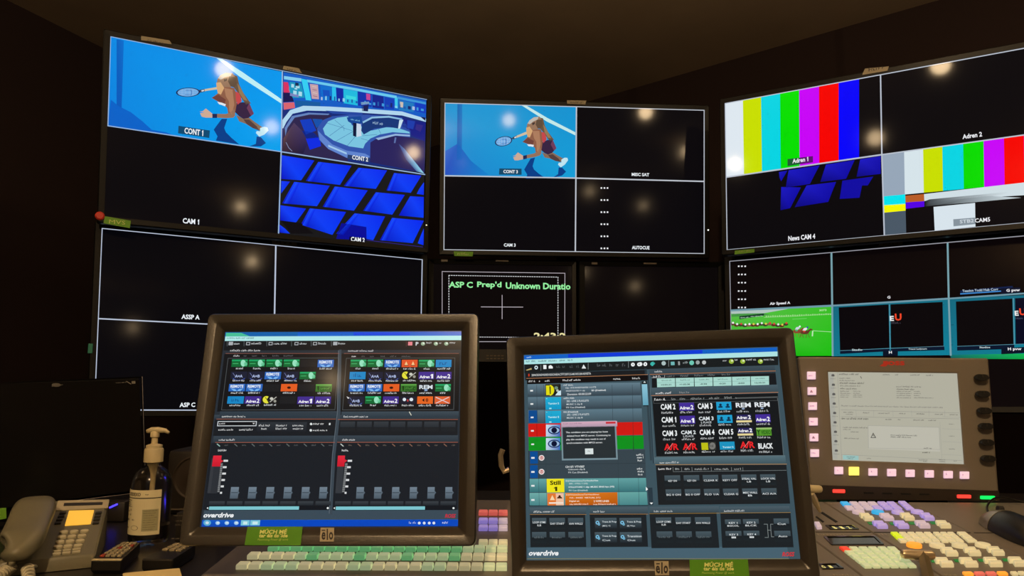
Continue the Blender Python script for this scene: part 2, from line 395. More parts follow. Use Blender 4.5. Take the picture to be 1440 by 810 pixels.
# studio picture
pic.z(380,80,5.4); G=lambda pts,c,l=2: pic.poly(pts,c,l)
G([(100,115),(1185,330),(1183,420),(1170,880),(860,835),(88,718)],(22,44,120),1)
G([(100,115),(1185,330),(1182,480),(950,425),(440,385),(98,400)],(18,92,196),2)
G([(104,145),(235,163),(236,188),(104,170)],(130,205,238),3); G([(278,172),(620,232),(960,296),(962,316),(620,252),(280,192)],(105,200,236),3)
G([(962,300),(1182,345),(1182,362),(962,318)],(60,150,215),3)
G([(100,190),(135,194),(150,270),(102,275)],(216,50,96),3); G([(148,190),(235,200),(262,310),(170,312),(140,250)],(24,150,190),3)
for a in ((160,205,180,235),(195,215,222,240),(175,255,200,290),(215,262,240,300),(185,235,205,250)): pic.rect(*a,(170,220,235),4)
pic.rect(190,195,215,225,(20,40,80),4); pic.rect(150,275,215,308,(120,130,190),4)
G([(235,165),(280,175),(312,332),(270,328)],(50,206,242),4); G([(300,205),(362,212),(370,322),(316,318)],(196,160,170),4)
for i in range(4): pic.rect(318+i*2,222+i*24,352+i*2,232+i*24,(120,70,90) if i%2 else (220,210,190),5)
G([(380,216),(465,228),(468,330),(392,330)],(10,110,206),4); G([(398,250),(450,255),(452,300),(402,300)],(16,80,190),5)
G([(468,228),(498,232),(503,335),(470,330)],(40,190,235),4); G([(500,235),(552,242),(556,345),(506,340)],(12,40,160),4)
G([(556,243),(662,262),(664,370),(558,352)],(30,186,222),4); pic.rect(575,290,650,330,(60,215,225),5)
G([(664,262),(768,282),(770,380),(666,370)],(14,50,170),4); G([(728,278),(760,284),(760,330),(730,325)],(190,70,150),5)
G([(775,285),(860,302),(862,395),(776,385)],(18,36,140),4); G([(868,305),(940,320),(940,400),(870,395)],(16,60,180),4)
G([(945,310),(968,315),(968,392),(948,388)],(60,200,235),5); G([(975,328),(1090,352),(1088,420),(976,405)],(30,120,190),4)
G([(985,340),(1010,345),(1008,385),(988,382)],(200,190,180),5); G([(1100,345),(1182,362),(1180,430),(1100,412)],(16,60,190),4)
for i in range(24):
    x=385+i*33; yy=322+max(0,(x-450))*.12; pic.rect(x,yy-random.randint(8,30),x+random.randint(10,22),yy+8,random.choice([(140,205,235),(60,150,220),(20,40,110),(170,190,225),(30,90,170)]),5)
G([(100,348),(182,345),(188,388),(104,402)],(216,100,110),4); G([(185,330),(380,345),(380,375),(195,382)],(20,90,160),4)
G([(100,268),(160,275),(180,340),(100,345)],(26,24,80),3)
G([(98,560),(170,455),(300,430),(440,430),(470,455),(380,520),(358,570),(372,620),(420,680),(590,745),(590,800),(88,718)],(46,38,78),3)
pic.raw([pic.L(*a) for a in ((100,620),(180,500),(300,620),(250,735),(95,712))],[(0,1,2,3,4)],[(96,66,70),(78,60,92),(50,40,90),(30,26,60),(60,40,50)],4)
G([(92,545),(92,480),(150,405),(250,372),(450,378),(700,393),(1000,415),(1182,470),(1182,494),(1000,445),(700,425),(450,412),(280,408),(170,432),(122,495),(100,540)],(176,214,238),6)
G([(110,540),(165,450),(290,424),(450,432),(440,442),(300,438),(185,462),(130,540),(115,600)],(100,130,190),6)
G([(420,408),(700,424),(700,445),(600,440),(470,430)],(36,70,160),7)
pic.line([(120,650),(140,690),(165,715)],4,(140,150,190),5)
G([(225,480),(310,470),(350,560),(270,590)],(16,60,190),5); G([(320,470),(395,475),(400,510),(350,540)],(20,80,170),5)
G([(270,620),(375,610),(385,678),(300,706)],(12,44,226),5); G([(240,560),(330,575),(370,615),(275,622)],(12,36,130),5)
G([(355,545),(400,480),(470,452),(600,440),(740,440),(900,450),(1000,462),(1065,565),(1062,612),(960,600),(860,610),(790,650),(765,690),(770,760),(735,792),(580,768),(440,700),(370,630)],(50,84,170),6)
G([(400,545),(440,490),(510,462),(590,452),(620,520),(700,530),(770,560),(880,535),(970,540),(1055,570),(1060,582),(930,572),(830,590),(760,620),(720,660),(705,695),(600,680),(480,635),(415,590)],(122,196,224),7)
for a in (((420,500),(620,560)),((450,600),(560,520)),((500,640),(640,560)),((580,680),(650,600)),((690,620),(760,640)),((700,600),(810,590)),((490,480),(560,540),(560,560)),((820,545),(840,585))): pic.line([*a],2.5,(50,100,160),8)
G([(362,560),(400,600),(470,665),(580,712),(720,735),(755,755),(735,790),(580,766),(440,700),(375,630)],(96,132,206),8)
G([(440,668),(580,728),(580,742),(440,682)],(160,200,235),9)
G([(690,560),(700,495),(760,462),(900,458),(992,478),(972,545),(900,532),(790,545),(710,590)],(22,54,118),8); G([(700,492),(770,455),(900,448),(1000,470),(1000,480),(900,462),(775,468),(705,505)],(140,190,225),9)
pic.scrib(778,500,852,20,(150,180,210),9)
G([(580,460),(690,450),(700,500),(640,520),(590,490)],(20,70,150),8); pic.scrib(610,475,680,12,(120,190,220),9)
G([(655,505),(688,512),(692,600),(655,610)],(200,214,232),9); G([(628,500),(655,505),(652,608),(628,600)],(16,24,60),9)
G([(980,480),(1010,478),(985,545),(970,545)],(200,225,240),9)
G([(1005,470),(1180,500),(1175,640),(1075,600),(1060,560),(1000,540)],(22,30,130),6); G([(1040,480),(1100,490),(1085,550),(1040,540)],(28,60,170),7); G([(1110,510),(1160,520),(1140,570),(1100,550)],(50,40,130),7)
G([(760,650),(800,625),(860,612),(960,602),(1062,612),(1172,640),(1168,880),(758,800)],(40,34,92),7)
G([(800,618),(950,585),(1060,592),(1060,604),(950,598),(820,632)],(150,180,220),8); G([(945,612),(958,612),(950,655),(938,655)],(90,110,170),8)
pic.raw([pic.L(*a) for a in ((975,660),(1020,700),(1100,800),(1168,885),(1110,870),(1030,780))],[(0,1,2,3,4,5)],[(60,80,150),(80,120,180),(120,180,220),(150,215,240),(60,90,160),(40,60,130)],8)
pic.line([(700,410),(695,355),(745,350),(740,410)],5,(30,40,90),8); pic.poly([(705,370),(745,365),(742,415),(705,412)],(26,32,84),8); pic.poly([(690,345),(750,340),(750,358),(690,365)],(120,160,200),8)
G([(1140,455),(1178,462),(1178,488)],(20,20,60),8)
pic.poly([(588,742),(757,768),(752,800),(584,775)],(40,60,104),9); pic.text('CONT 2',682,771,120,34,(235,240,245),10,.03)
# blue seating
pic.z(380,210,5.4); pic.poly([(88,22),(1170,195),(1162,748),(70,640)],(24,24,26),1)
seats=[[(88,45),(335,85),(235,235),(84,225)],[(365,95),(617,125),(530,270),(270,240)],[(670,140),(887,160),(802,300),(558,278)],[(940,180),(1147,200),(1067,330),(882,312)],[(1167,250),(1166,346),(1112,338),(1130,300)],
[(84,240),(150,245),(83,335),(83,300)],[(182,247),(452,277),(355,432),(90,410)],[(490,282),(740,312),(636,466),(398,436)],[(802,326),(1022,346),(927,496),(705,466)],[(1062,356),(1166,362),(1164,520),(976,502)],
[(78,425),(272,450),(196,555),(76,540)],[(300,448),(576,476),(472,650),(232,572)],[(640,486),(872,510),(782,690),(500,640)],[(925,520),(1166,542),(1082,712),(832,690)],[(1166,600),(1164,728),(1120,714),(1140,660)],[(72,572),(110,600),(150,640),(72,632)]]
for sq in seats: pic.raw([pic.L(*a) for a in sq],[(0,1,2,3)],[(20,62,244),(6,40,238),(6,62,245),(4,16,190)],2)
for sq in seats[1:4]+seats[6:9]+seats[11:14]:
    a,b,c_,d_=sq; pic.raw([pic.L(*x) for x in (lerp(a,b,.16),lerp(a,b,.05),lerp(d_,c_,.05),lerp(d_,c_,.2))],[(0,1,2,3)],[(10,44,238),(26,84,250),(18,70,248),(4,20,200)],3)
pic.poly([(80,540),(235,560),(330,640),(160,640)],(14,12,16),3); pic.poly([(540,560),(730,590),(730,690),(500,680)],(6,12,150),3); pic.line([(728,600),(730,690)],2,(10,10,60),4)
pic.poly([(602,662),(728,676),(724,706),(598,696)],(8,8,40),4); pic.text('CAM 2',665,686,105,36,(235,240,245),10,.03)
pic.line([(735,690),(1160,742)],3,(60,40,150),4)
pic.z(); pic.text('CAM 1',268.5,311.3,23,7.5,(235,240,245),10,.03)
multi_lines(pic,[[cUL[0],cUL[1]],[ml,mc,mr],[tc,mc,bc],[cUL[0],ml]],1.7,(150,180,220))
pic.build('screen',M_tv,tUL)
def tape(t,p,q4,label,words=None,material=M_tape,ink=(60,50,40),y=-.0062,name='tape_label'):
    P=[p.loc(*a,y) for a in q4]; mb=MB(); prism(mb,P,y,y-.0008)
    # torn, rounded outline comes from the four photographed corners
    o=obj(name,mb,material,t); 
    if label: o['label']=label
    pc=Pic(p,y0=y-.0009); cx=sum(a[0] for a in q4)/4; cy=sum(a[1] for a in q4)/4
    wd=(q4[1][0]-q4[0][0])*.62; hh=abs(q4[3][1]-q4[0][1])*.55
    if words: pc.text(words,cx,cy,wd,hh,ink,1,.0)
    else: pc.scrib(cx-wd/2,cy,cx+wd/2,hh,ink,1)
    w_=pc.build('handwriting',M_print,o); return o
tape(tUL,p,[(198.5,50.5),(238.5,57),(241.5,62.5),(198.5,56.5)],'cream tape strip on the top bezel')
tape(tUL,p,[(399,92.5),(420,96),(424.5,103),(397.5,97.5)],'grey tape scrap on the top bezel',None)
tape(tUL,p,[(147.5,304),(184,310.5),(182.5,321),(145.5,314)],'green sticker at the lower left corner','MVS',M_gtape,(190,200,110),name='sticker')
pp=p.loc(140.3,303.5,-.007); obj('red_indicator',MB().loops([[(pp[0]+.0125*k*math.cos(a*math.pi/8),yy,pp[1]+.0125*k*math.sin(a*math.pi/8)) for a in range(16)] for k,yy in((1,-.005),(1,-.008),(.7,-.011))],True,True),mat('red_button',(190,50,34),.5),tUL)
def led(t,p,px,py,r,col,e=2.):
    c=p.loc(px,py,-.006); obj('status_light',MB().loops([[(c[0]+r*k*math.cos(a*math.pi/6),yy,c[1]+r*k*math.sin(a*math.pi/6)) for a in range(12)] for k,yy in((1,-.004),(1,-.006),(.5,-.0075))],True,True),M_led(col,'status_led_%d'%px,e),t)
led(tUL,p,599.8,316.5,.0022,(230,235,190),1.6)

# --- lower left
cLL=[(143.4,321),(594,365),(590,578),(132.4,577)]
tLL,p,q,_c=wall_monitor('LL',cLL,'large wall monitor, lower left, four empty black tiles labelled ASSP A and ASP C')
pic=Pic(p); base(pic,cLL,(5,5,9)); multi_lines(pic,[cLL+[cLL[0]],[(387.8,345),(383.5,577.5)],[(138.5,448.1),(386,460.5),(592,470)]],2.0,(185,195,215))
pic.text('ASSP A',268,445.8,25.5,6.6,(235,240,245),10,.03); pic.text('ASP C',263.5,569.3,22,6.4,(235,240,245),10,.03)
pic.build('screen',M_tv,tLL)
tape(tLL,p,[(381.5,336.5),(416,338.5),(418,345.5),(383,343.5)],'cream tape strip on the top bezel','M V 4')
mb=MB(); c=p.loc(127,490,-.006); mb.box(c[0]-.006,c[0]+.006,-.008,-.001,c[1]-.014,c[1]+.014,.001); obj('side_button',mb,mat('teal_button',(20,92,66),.5,emit=(10,70,50),es=.4),tLL)

# --- upper middle
cUM=[(625.4,144.7),(990.4,154.9),(990.4,357),(623.9,351.5)]
tUM,p,q,_c=wall_monitor('UM',cUM,'large wall monitor, upper centre, a tennis player tile beside three black tiles')
pic=Pic(p); base(pic,cUM); tc,ml,mc,mr,bc=(810.6,149.9),(625,247.2),(809.7,250.5),(990.4,255.2),(809,353)
pic.raw([pic.L(*a) for a in (cUM[0],tc,mc,ml)],[(0,1,2,3)],[(34,150,210),(20,146,208),(16,156,214),(30,130,205)],1)
pic.z(610,120,3.241)
pic.raw([pic.L(*a) for a in ((108,85),(130,85),(128,340),(105,340))],[(0,1,2,3)],[(20,104,178),(30,124,196),(26,110,190),(20,96,180)],2)
pic.raw([pic.L(*a) for a in ((52,300),(110,265),(170,345),(250,408),(52,408))],[(0,1,2,3,4)],[(50,104,200),(30,96,190),(20,110,196),(20,130,205),(40,80,190)],2)
pic.poly([(398,90),(418,90),(520,150),(645,214),(645,228),(515,165)],(196,232,232),3)
racket(pic,318,255,40,22,-12)
T=lambda x,y:(318+.61*(x-573),50.9+.6676*y-.139*x)
pic.line([(357,243),(372,238)],5,(40,50,70),6); pic.line([(372,238),(424,220)],6,(205,190,165),6)
tennis(pic,T)
pic.poly([(299,379),(400,380),(400,408),(297,407)],(20,72,104),9); pic.text('CONT 3',350,393.5,66,15,(235,240,245),10,.03)
pic.text('CAM 3',346,728,54,15,(235,240,245),10,.03)
pic.z(800,120,3.241); pic.text('MISC SAT',326,407,80,15,(235,240,245),10,.03); pic.text('AUTOCUE',327,740,80,16,(235,240,245),10,.03)
for yy in (468,523,578,633,688,743):
    for xx in (148,162,176): pic.rect(xx-3.5,yy-3.5,xx+3.5,yy+3.5,(235,235,240),4)
pic.z(); multi_lines(pic,[cUM+[cUM[0]],[tc,bc],[ml,mc,mr]],1.8,(190,195,205))
pic.build('screen',M_tv,tUM)
tape(tUM,p,[(797,141),(824.5,141.5),(823,147),(797.5,146)],'grey tape strip on the top bezel')
tape(tUM,p,[(638,353.5),(665.5,354),(664.5,360.5),(639,360)],'green sticker on the bottom bezel',None,M_gtape,(170,190,110),name='sticker')
led(tUM,p,996,323.5,.0028,(235,240,235),2.)

# --- upper right
cUR=[(1019.5,145.4),(1460,64),(1462,311.6),(1022.4,351.5)]
tUR,p,q,_c=wall_monitor('UR',cUR,'large wall monitor, upper right, showing colour bar test patterns')
pic=Pic(p); base(pic,cUR); mc=(1240.2,217.6)
pic.z(1000,80,4.767)
top=lambda x:312-(x-93)*.189; bot=lambda x:803-(x-103)*.139
bars=[(222,232,240),(200,222,0),(0,212,226),(0,222,0),(200,0,246),(246,0,0),(0,0,250)]; ed=[93,213,335,462,590,723,855,992]
for i,c in enumerate(bars):
    a,b=ed[i],ed[i+1]; s0=10*(1-i/7); s1=10*(1-(i+1)/7)
    pic.raw([pic.L(a,top(a)),pic.L(b,top(b)),pic.L(b+s1,bot(b)),pic.L(a+s0-1,bot(a))],[(0,1,2,3)],c,1+i*.3)
pic.poly([(512,685),(683,665),(683,707),(512,733)],(30,90,50),3); pic.poly([(598,675),(683,665),(683,707),(598,720)],(90,20,110),4)
pic.text('Adren 1',598,692,105,30,(235,235,240),5,.03)
pic.z(1000,200,4.767)
for g in ([(455,200),(512,190),(470,262),(458,240)],[(520,188),(727,155),(662,280),(500,305)],[(770,150),(962,120),(905,245),(732,267)],[(1000,115),(1137,92),(1137,212),(975,232)],[(470,300),(602,303),(530,442),(465,456)],[(640,290),(838,266),(785,400),(560,436)]):
    pic.raw([pic.L(*a) for a in g],[(0,1,2,3)],[(26,24,190),(14,10,170),(12,8,160),(8,6,120)],2)
pic.poly([(880,258),(1087,230),(1050,290),(1012,290),(995,372),(862,380)],(14,10,160),2)
pic.text('News CAM 4',607,638,180,34,(235,235,240),5,.03)
pic.z(1200,50,4.767); pic.text('Adren 2',797,670,130,32,(235,235,240),5,.03)
pic.z(1220,180,5.06)
tl=lambda x:188-(x-103)*.1365; bl=lambda x:487-(x-110)*.0935
cols=[(150,166,184),(214,228,234),(200,222,0),(0,212,226),(0,218,0),(200,0,246),(246,0,0),(0,0,250)]; ed=[103,260,395,532,680,825,970,1112,1250]
for i,c in enumerate(cols):
    a,b=ed[i],ed[i+1]; pic.raw([pic.L(a,tl(a)),pic.L(b,tl(b)),pic.L(b+6,bl(b)),pic.L(a+5,bl(a))],[(0,1,2,3)],c,.3+i*.2)
pic.poly([(110,487),(268,472),(270,542),(112,552)],(0,226,236),2); pic.poly([(112,548),(270,538),(271,588),(114,603)],(244,246,0),2)
pic.poly([(114,603),(271,588),(275,746),(118,763)],(74,88,102),2)
pic.poly([(268,482),(402,470),(404,522),(271,530)],(184,92,40),2); pic.poly([(271,530),(404,520),(406,572),(273,584)],(84,0,226),2)
pic.poly([(402,470),(1250,372),(1250,470),(404,522)],(208,222,228),2)
pic.raw([pic.L(*a) for a in ((406,522),(440,508),(1000,455),(1000,470),(760,500),(420,530))],[(0,1,2,3,4,5)],[(30,30,34),(60,66,70),(205,220,226),(210,222,228),(120,130,134),(40,40,44)],3)
pic.raw([pic.L(*a) for a in ((404,520),(470,508),(780,478),(1114,498),(1250,482),(1250,500),(470,562),(404,570))],[(0,1,2,6,7),(2,3,4,5,6)],[(10,8,12),(90,98,104),(150,162,168),(208,222,228),(208,222,228),(208,222,228),(10,8,12),(10,8,12)],3)
pic.poly([(404,560),(470,552),(765,528),(1250,482),(1250,660),(275,746),(272,575)],(12,9,12),4)
pic.poly([(470,562),(765,533),(768,702),(478,730)],(216,228,236),5)
pic.poly([(610,650),(765,638),(768,684),(612,700)],(134,146,156),6); pic.text('STB2',706,663,100,26,(205,214,222),7,.02); pic.text('CAM5',818,655,108,30,(235,235,240),7,.02)
pic.z(); multi_lines(pic,[cUR+[cUR[0]],[(1238.3,104.2),mc,(1243.7,330.8)],[(1021.6,249.3),mc,(1461,187)]],1.9,(185,192,205))
pic.build('screen',M_tv,tUR)
tape(tUR,p,[(1216.5,96.5),(1250,93.5),(1248,99.5),(1212.5,105.5)],'cream tape strip on the top bezel')
tape(tUR,p,[(1033.5,352.5),(1061,350),(1061,355),(1033,358)],'pale green sticker on the bottom bezel',None,M_gtape,(150,160,90),name='sticker')

# --- lower right
cLR=[(1026,367.3),(1492,327),(1498,572),(1030,572)]
tLR,p,q,_c=wall_monitor('LR',cLR,'large wall monitor, lower right, showing horse racing and teal graphics tiles')
pic=Pic(p); base(pic,cLR,(10,5,6)); pic.z(1010,330,4.5)
pic.raw([pic.L(*a) for a in ((80,480),(722,450),(726,767),(88,770))],[(0,1,2,3)],[(90,190,70),(60,190,40),(26,190,16),(20,170,14)],1)
pic.poly([(80,480),(480,461),(420,474),(290,497),(84,502)],(176,196,190),2); pic.poly([(84,500),(290,497),(330,510),(84,520)],(70,150,70),2)
for i in range(30): x=300+i*14; pic.rect(x,512+(i%3)-i*.5,x+9,522-i*.5,(150,214,130),3)
pic.line([(290,524),(500,516),(720,500)],1.6,(180,230,160),3); pic.line([(600,608),(722,616)],3,(190,235,180),3); pic.line([(470,535),(560,530)],3,(120,220,110),3)
for i in range(14):
    x=90+i*26; y=574+random.randint(-8,4); pic.ell(x,y,16,9,random.choice([(90,40,30),(60,60,40),(130,90,70)]),3,10); pic.ell(x+4,y-8,7,7,random.choice([(230,230,230),(210,60,60),(220,200,80),(240,240,240)]),4,8)
for hx,hy,cb,cj in ((500,612,(136,70,48),(206,214,222)),(548,618,(96,54,40),(226,228,232))):
    pic.ell(hx,hy,27,13,cb,5,16); pic.poly([(hx+12,hy-8),(hx+36,hy-24),(hx+50,hy-20),(hx+46,hy-12),(hx+36,hy-12),(hx+22,hy+8)],cb,5)
    for dx,l_ in ((-22,-10),(-14,4),(12,-4),(20,10)): pic.line([(hx+dx,hy+6),(hx+dx+l_*.4,hy+20),(hx+dx+l_,hy+34)],3.2,cb,5)
    pic.line([(hx-26,hy-4),(hx-38,hy+6)],3,(50,30,24),5)
    pic.poly([(hx-14,hy-12),(hx-6,hy-26),(hx+12,hy-30),(hx+16,hy-20),(hx+4,hy-10)],cj,6); pic.ell(hx+17,hy-31,6,6,(60,70,160) if hx>520 else (240,240,240),7,10); pic.ell(hx-4,hy-6,9,6,(70,170,110) if hx<520 else (200,60,50),6,10)
pic.line([(598,612),(596,640)],8,(190,235,180),3)
pic.poly([(134,516),(290,499),(290,512),(134,536)],(20,60,40),4); pic.scrib(140,526,200,8,(190,220,200),5); pic.scrib(205,518,285,8,(190,220,200),5)
pic.text('3073',662,478,46,12,(190,240,170),4)
for yy in (200,252,304,357,409,461):
    for xx in (130,150,171): pic.rect(xx-5,yy-4,xx+5,yy+4,(235,235,240),4)
pic.text('Air Speed A',391,436,130,22,(235,235,240),5,.03)
# teal tiles
pic.z(1220,320,4.264)
def teal(pts): pic.raw([pic.L(*a) for a in pts],[(0,1,2,3)],[(20,104,126),(20,112,134),(14,126,150),(16,118,140)],1)
teal([(-210,467),(487,425),(498,765),(-205,772)]); teal([(487,425),(1180,395),(1190,758),(498,765)])
for i in range(40):
    x=random.choice([random.uniform(-200,480),random.uniform(490,1150)]); y=random.uniform(455,750); pic.rect(x,y,x+random.uniform(15,60),y+3,(14,80,104),1.5)
pic.poly([(-173,479),(126,461),(132,722),(-165,738)],(6,4,8),2); pic.poly([(138,461),(450,446),(456,711),(140,722)],(8,5,8),2)
pic.poly([(530,444),(868,426),(876,700),(537,712)],(8,5,8),2); pic.poly([(884,424),(1120,412),(1130,690),(888,699)],(6,8,30),2)
pic.poly([(-165,740),(132,724),(132,742),(-165,758)],(8,22,44),3); pic.poly([(140,724),(460,712),(462,735),(140,744)],(8,22,44),3); pic.poly([(537,714),(880,702),(880,728),(537,738)],(8,22,44),3)
pic.poly([(92,742),(182,738),(182,768),(92,770)],(8,18,36),3); pic.poly([(802,724),(940,716),(944,752),(802,760)],(8,18,36),3)
pic.line([(-165,738),(460,711)],1.5,(120,170,190),4); pic.line([(537,712),(940,698)],1.5,(120,170,190),4)
pic.line([(131,462),(136,724)],4,(90,150,170),4); pic.line([(874,424),(880,700)],5,(90,150,170),4)
pic.text('Studio',-62,733,62,12,(200,220,225),5); pic.text('Tracci Ladycurn',300,729,110,12,(200,220,225),5); pic.text('Studios',703,718,64,11,(200,220,225),5)
pic.text('H',137,748,18,16,(235,235,240),5,.03); pic.text('H pvw',882,730,82,22,(235,235,240),5,.03); pic.text('G',128,418,18,16,(235,235,240),5,.03)
pic.poly([(556,378),(870,350),(872,362),(556,392)],(12,30,70),3); pic.poly([(556,394),(790,378),(900,372),(900,380),(790,386),(556,402)],(60,130,200),4); pic.text('Teaslon Todd Hub Corr',675,375,215,15,(200,220,235),5,.01)
pic.poly([(800,365),(915,358),(918,392),(800,398)],(8,16,40),5); pic.text('G pvw',873,378,82,22,(235,235,240),7,.03)
pic.text('E',146,545,24,30,(235,235,235),5,.05); pic.text('U',184,537,40,42,(240,70,40),6,.06); pic.scrib(140,573,200,12,(70,66,80),5)
pic.text('E',894,514,24,30,(235,235,235),5,.05); pic.text('U',930,505,40,42,(240,70,40),6,.06); pic.scrib(888,545,940,12,(70,76,100),5)
pic.raw([pic.L(*a) for a in ((498,763),(1185,752),(1188,790),(498,787))],[(0,1,2,3)],[(20,110,110),(20,210,60),(10,190,50),(10,90,80)],2)
pic.z(); multi_lines(pic,[[cLR[3],cLR[0],cLR[1],cLR[2]]],1.6,(150,150,160)); multi_lines(pic,[[(1027.8,436.7),(1170.4,430),(1334.2,420),(1495,409)]],2.6,(110,150,165)); multi_lines(pic,[[(1169.3,355.6),(1170.4,430),(1171,500)],[(1332.6,341.6),(1334.2,420),(1337,499.4)]],2.6,(120,160,170))
pic.build('screen',M_tv,tLR)
tape(tLR,p,[(1237,339.5),(1270,336.8),(1269,344),(1235,347)],'cream tape strip on the top bezel','MVS 5')

# --- two small monitors, lower middle
def small_monitor(key,outer,inner,label,picf):
    p=PL[key]; t=thing('rack_monitor',label,'monitor',p.mw()); o=[p.loc(*c) for c in outer]; i=[p.loc(*c) for c in inner]
    mb=MB(); mb.loops([L3(i,.0),L3(i,-.008),L3(rquad(o,-.004,.003,1),-.012),L3(rquad(o,0,.003,1),-.008),L3(rquad(o,0,.003,1),.05)]); obj('bezel',mb,M_bez,t)
    mb=MB(); prism(mb,rquad(o,-.002,.005),.045,.09); obj('rear_housing',mb,M_bez,t)
    c=sum(np.array(x) for x in o)/4; obj('mount_plate',MB().box(c[0]-.05,c[0]+.05,.088,.118,c[1]-.05,c[1]+.05),M_rack,t)
    pic=Pic(p,y0=0.0); base(pic,inner,(8,5,6)); picf(pic); pic.build('screen',M_tv,t)
    return t,p
def pm1(pic):
    W_=(190,180,190); y=pic
    y.z(590,350,3.273); y.line([(104,104),(669,112),(668,427),(104,427),(104,104)],2.4,W_,3)
    a,b=(135,122),(637,130)
    for i in range(46):
        u=i/46; x=lerp(a,b,u); y.line([x,(x[0]+5,x[1])],3,(215,215,220),3); x=lerp((135,405),(637,408),u); y.line([x,(x[0]+5,x[1])],3,(215,215,220),3)
    for i in range(24):
        v=i/24; x=lerp(a,(135,405),v); y.line([x,(x[0],x[1]+5)],3,(215,215,220),3); x=lerp(b,(637,408),v); y.line([x,(x[0],x[1]+5)],3,(215,215,220),3)
    y.line([(283,267),(476,268)],2.6,W_,3); y.line([(380,213),(380,322)],2.6,W_,3)
    g=(150,238,160); y.text("ASP C",190,165,110,28,g,5,.03); y.text("Prep'd",321,167,112,34,g,5,.03); y.text("Unknown Duratio",546,171,298,30,g,5,.03)
    y.text('2:43:2',600,403,148,34,(230,220,160),5,.03)
tM1,p=small_monitor('M1',[(601.5,364),(811,366.5),(811,511),(600,510)],[(610,371),(804,374),(804,492),(609,491)],'small monitor under the centre screen with green words over a white cross',pm1)
pan=MB(); a=p.loc(674,497,-.012); b=p.loc(711,508,-.012)
pic=Pic(p,y0=-.0125)
for i in range(5):
    for j in range(2): pic.rect(684+i*5.2,499.5+j*4,687.5+i*5.2,501+j*4,(74,62,40),1)
pic.build('front_buttons',M_print,tM1); led(tM1,Plane(4.0,0,0,(-.024,2.852,.27)),679.8,501.6,.0022,(235,235,235),1.5)
tM2,p=small_monitor('M2',[(813,366.5),(1019,368.5),(1020,512),(813,511)],[(822,374),(1009,376),(1010,494),(822,493)],'small switched-off monitor beside the one with the green words',lambda pic:None)
for t,k,xs in ((tM1,'M1',((625,363.8+2.6,9,3.2),(706,366.6,18,2.4))),(tM2,'M2',((836,370.4,8,3),(914,370.5,18,2.4)))):
    p=PL[k]
    for x,y,ww,hh in xs:
        a=p.loc(x-ww/2,y-hh/2,-.0122); b=p.loc(x+ww/2,y+hh/2,-.0122); obj('badge',MB().box(a[0],b[0],-.0135,-.009,b[1],a[1]),mat('badge_grey',(120,108,96),.5),t)

# --- floor stands that carry the monitors
stands={}
for k,lb in (('UL','black steel floor stand behind the left pair of wall monitors'),('UM','black steel floor stand behind the centre monitors'),('UR','black steel floor stand behind the right pair of wall monitors')):
    p=PL[k]; b=np.array(p.world(0,.30 if k!='UM' else .285,0)); top=b[2]+.22; t=thing('monitor_stand',lb,'stand',Matrix.Translation((b[0],b[1],0))); stands[k]=(t,b)
    obj('upright',MB().box(b[0]-.04,b[0]+.04,b[1]-.04,b[1]+.04,0.03,top,.004),M_rack,t,world=True)
    obj('foot',MB().box(b[0]-.07,b[0]+.07,b[1]-.07,b[1]+.07,0,.03,.004),M_rack,t,world=True)
t=thing('shelf_bracket','black bracket carrying the two small monitors below the centre screen','stand',Matrix.Translation((.2,3.0,.9)))
P0=np.array(PL['M1'].world(-.0,.134,.0)); P1=np.array(PL['M2'].world(.0,.134,.0))
obj('crossbar',MB().tube([P0+(P0-P1)*.2,P1+(P1-P0)*.2],.012,8),M_rack,t,world=True)

# ------------------------------------------------------------------ desk
DZ=.75                                      # desk height
t=thing('desk','long dark laminate control room desk carrying the consoles','desk',Matrix.Translation((0,1.4,0)))
obj('desktop',MB().box(-2.3,2.3,.82,1.95,DZ-.04,DZ,.004),M_desk,t,world=True)
for x in (-2.2,-.75,.75,2.2): obj('leg_panel',MB().box(x-.02,x+.02,.9,1.9,0,DZ-.04),M_desk,t,world=True)
obj('modesty_panel',MB().box(-2.2,2.2,1.86,1.88,.2,DZ-.04),M_desk,t,world=True)

# ------------------------------------------------------------------ production switcher decks
DP=Plane(0,-85.54,0,(0,1.05,-.27))
ZF=-.13; ZR=DP.loc(1200,706)[1]
def dk(px,py): return DP.loc(px,py)
def edge_at(a,b,z): t=(z-a[1])/(b[1]-a[1]); return a[0]+(b[0]-a[0])*t
sA=(dk(1149,762),dk(1209,807)); s1=(dk(1162,708),dk(1320,807)); s2=(dk(1280,708),dk(1440,784)); ML=dk(285,806)[0]
def deck_module(xl,xr,label):
    # xl/xr: pairs (front x, rear x); wedge that sits on the desk top
    t=thing('switcher_module',label,'control panel',DP.mw()); mb=MB(); g=.0008
    P=[(xl[0]+g,ZF),(xr[0]-g,ZF),(xr[1]-g,ZR),(xl[1]+g,ZR)]
    topv=[(x,0,z) for x,z in P]; inv=np.array(DP.R)
    def low(x,z):
        w_=np.array(DP.world(x,0,z)); w_[2]=DZ+.0006; return tuple(inv.T@(w_-DP.o))
    c=(sum(p[0] for p in P)/4,sum(p[1] for p in P)/4)
    top2=[(x+(.0015 if x<c[0] else -.0015),-.0,z) for x,z in P]; up=[(x,.0015,z) for x,z in P]
    mb.loops([top2,up,[low(x,z) for x,z in P]],True,True); obj('top_plate',mb,M_deck,t); return t
fx=lambda s: (edge_at(*s,ZF),edge_at(*s,ZR))
xm=dk(1128,749)[0]
mod_mid=deck_module((ML,ML),fx(sA),'long bronze grey switcher panel with rows of pale green keys under the touchscreens')
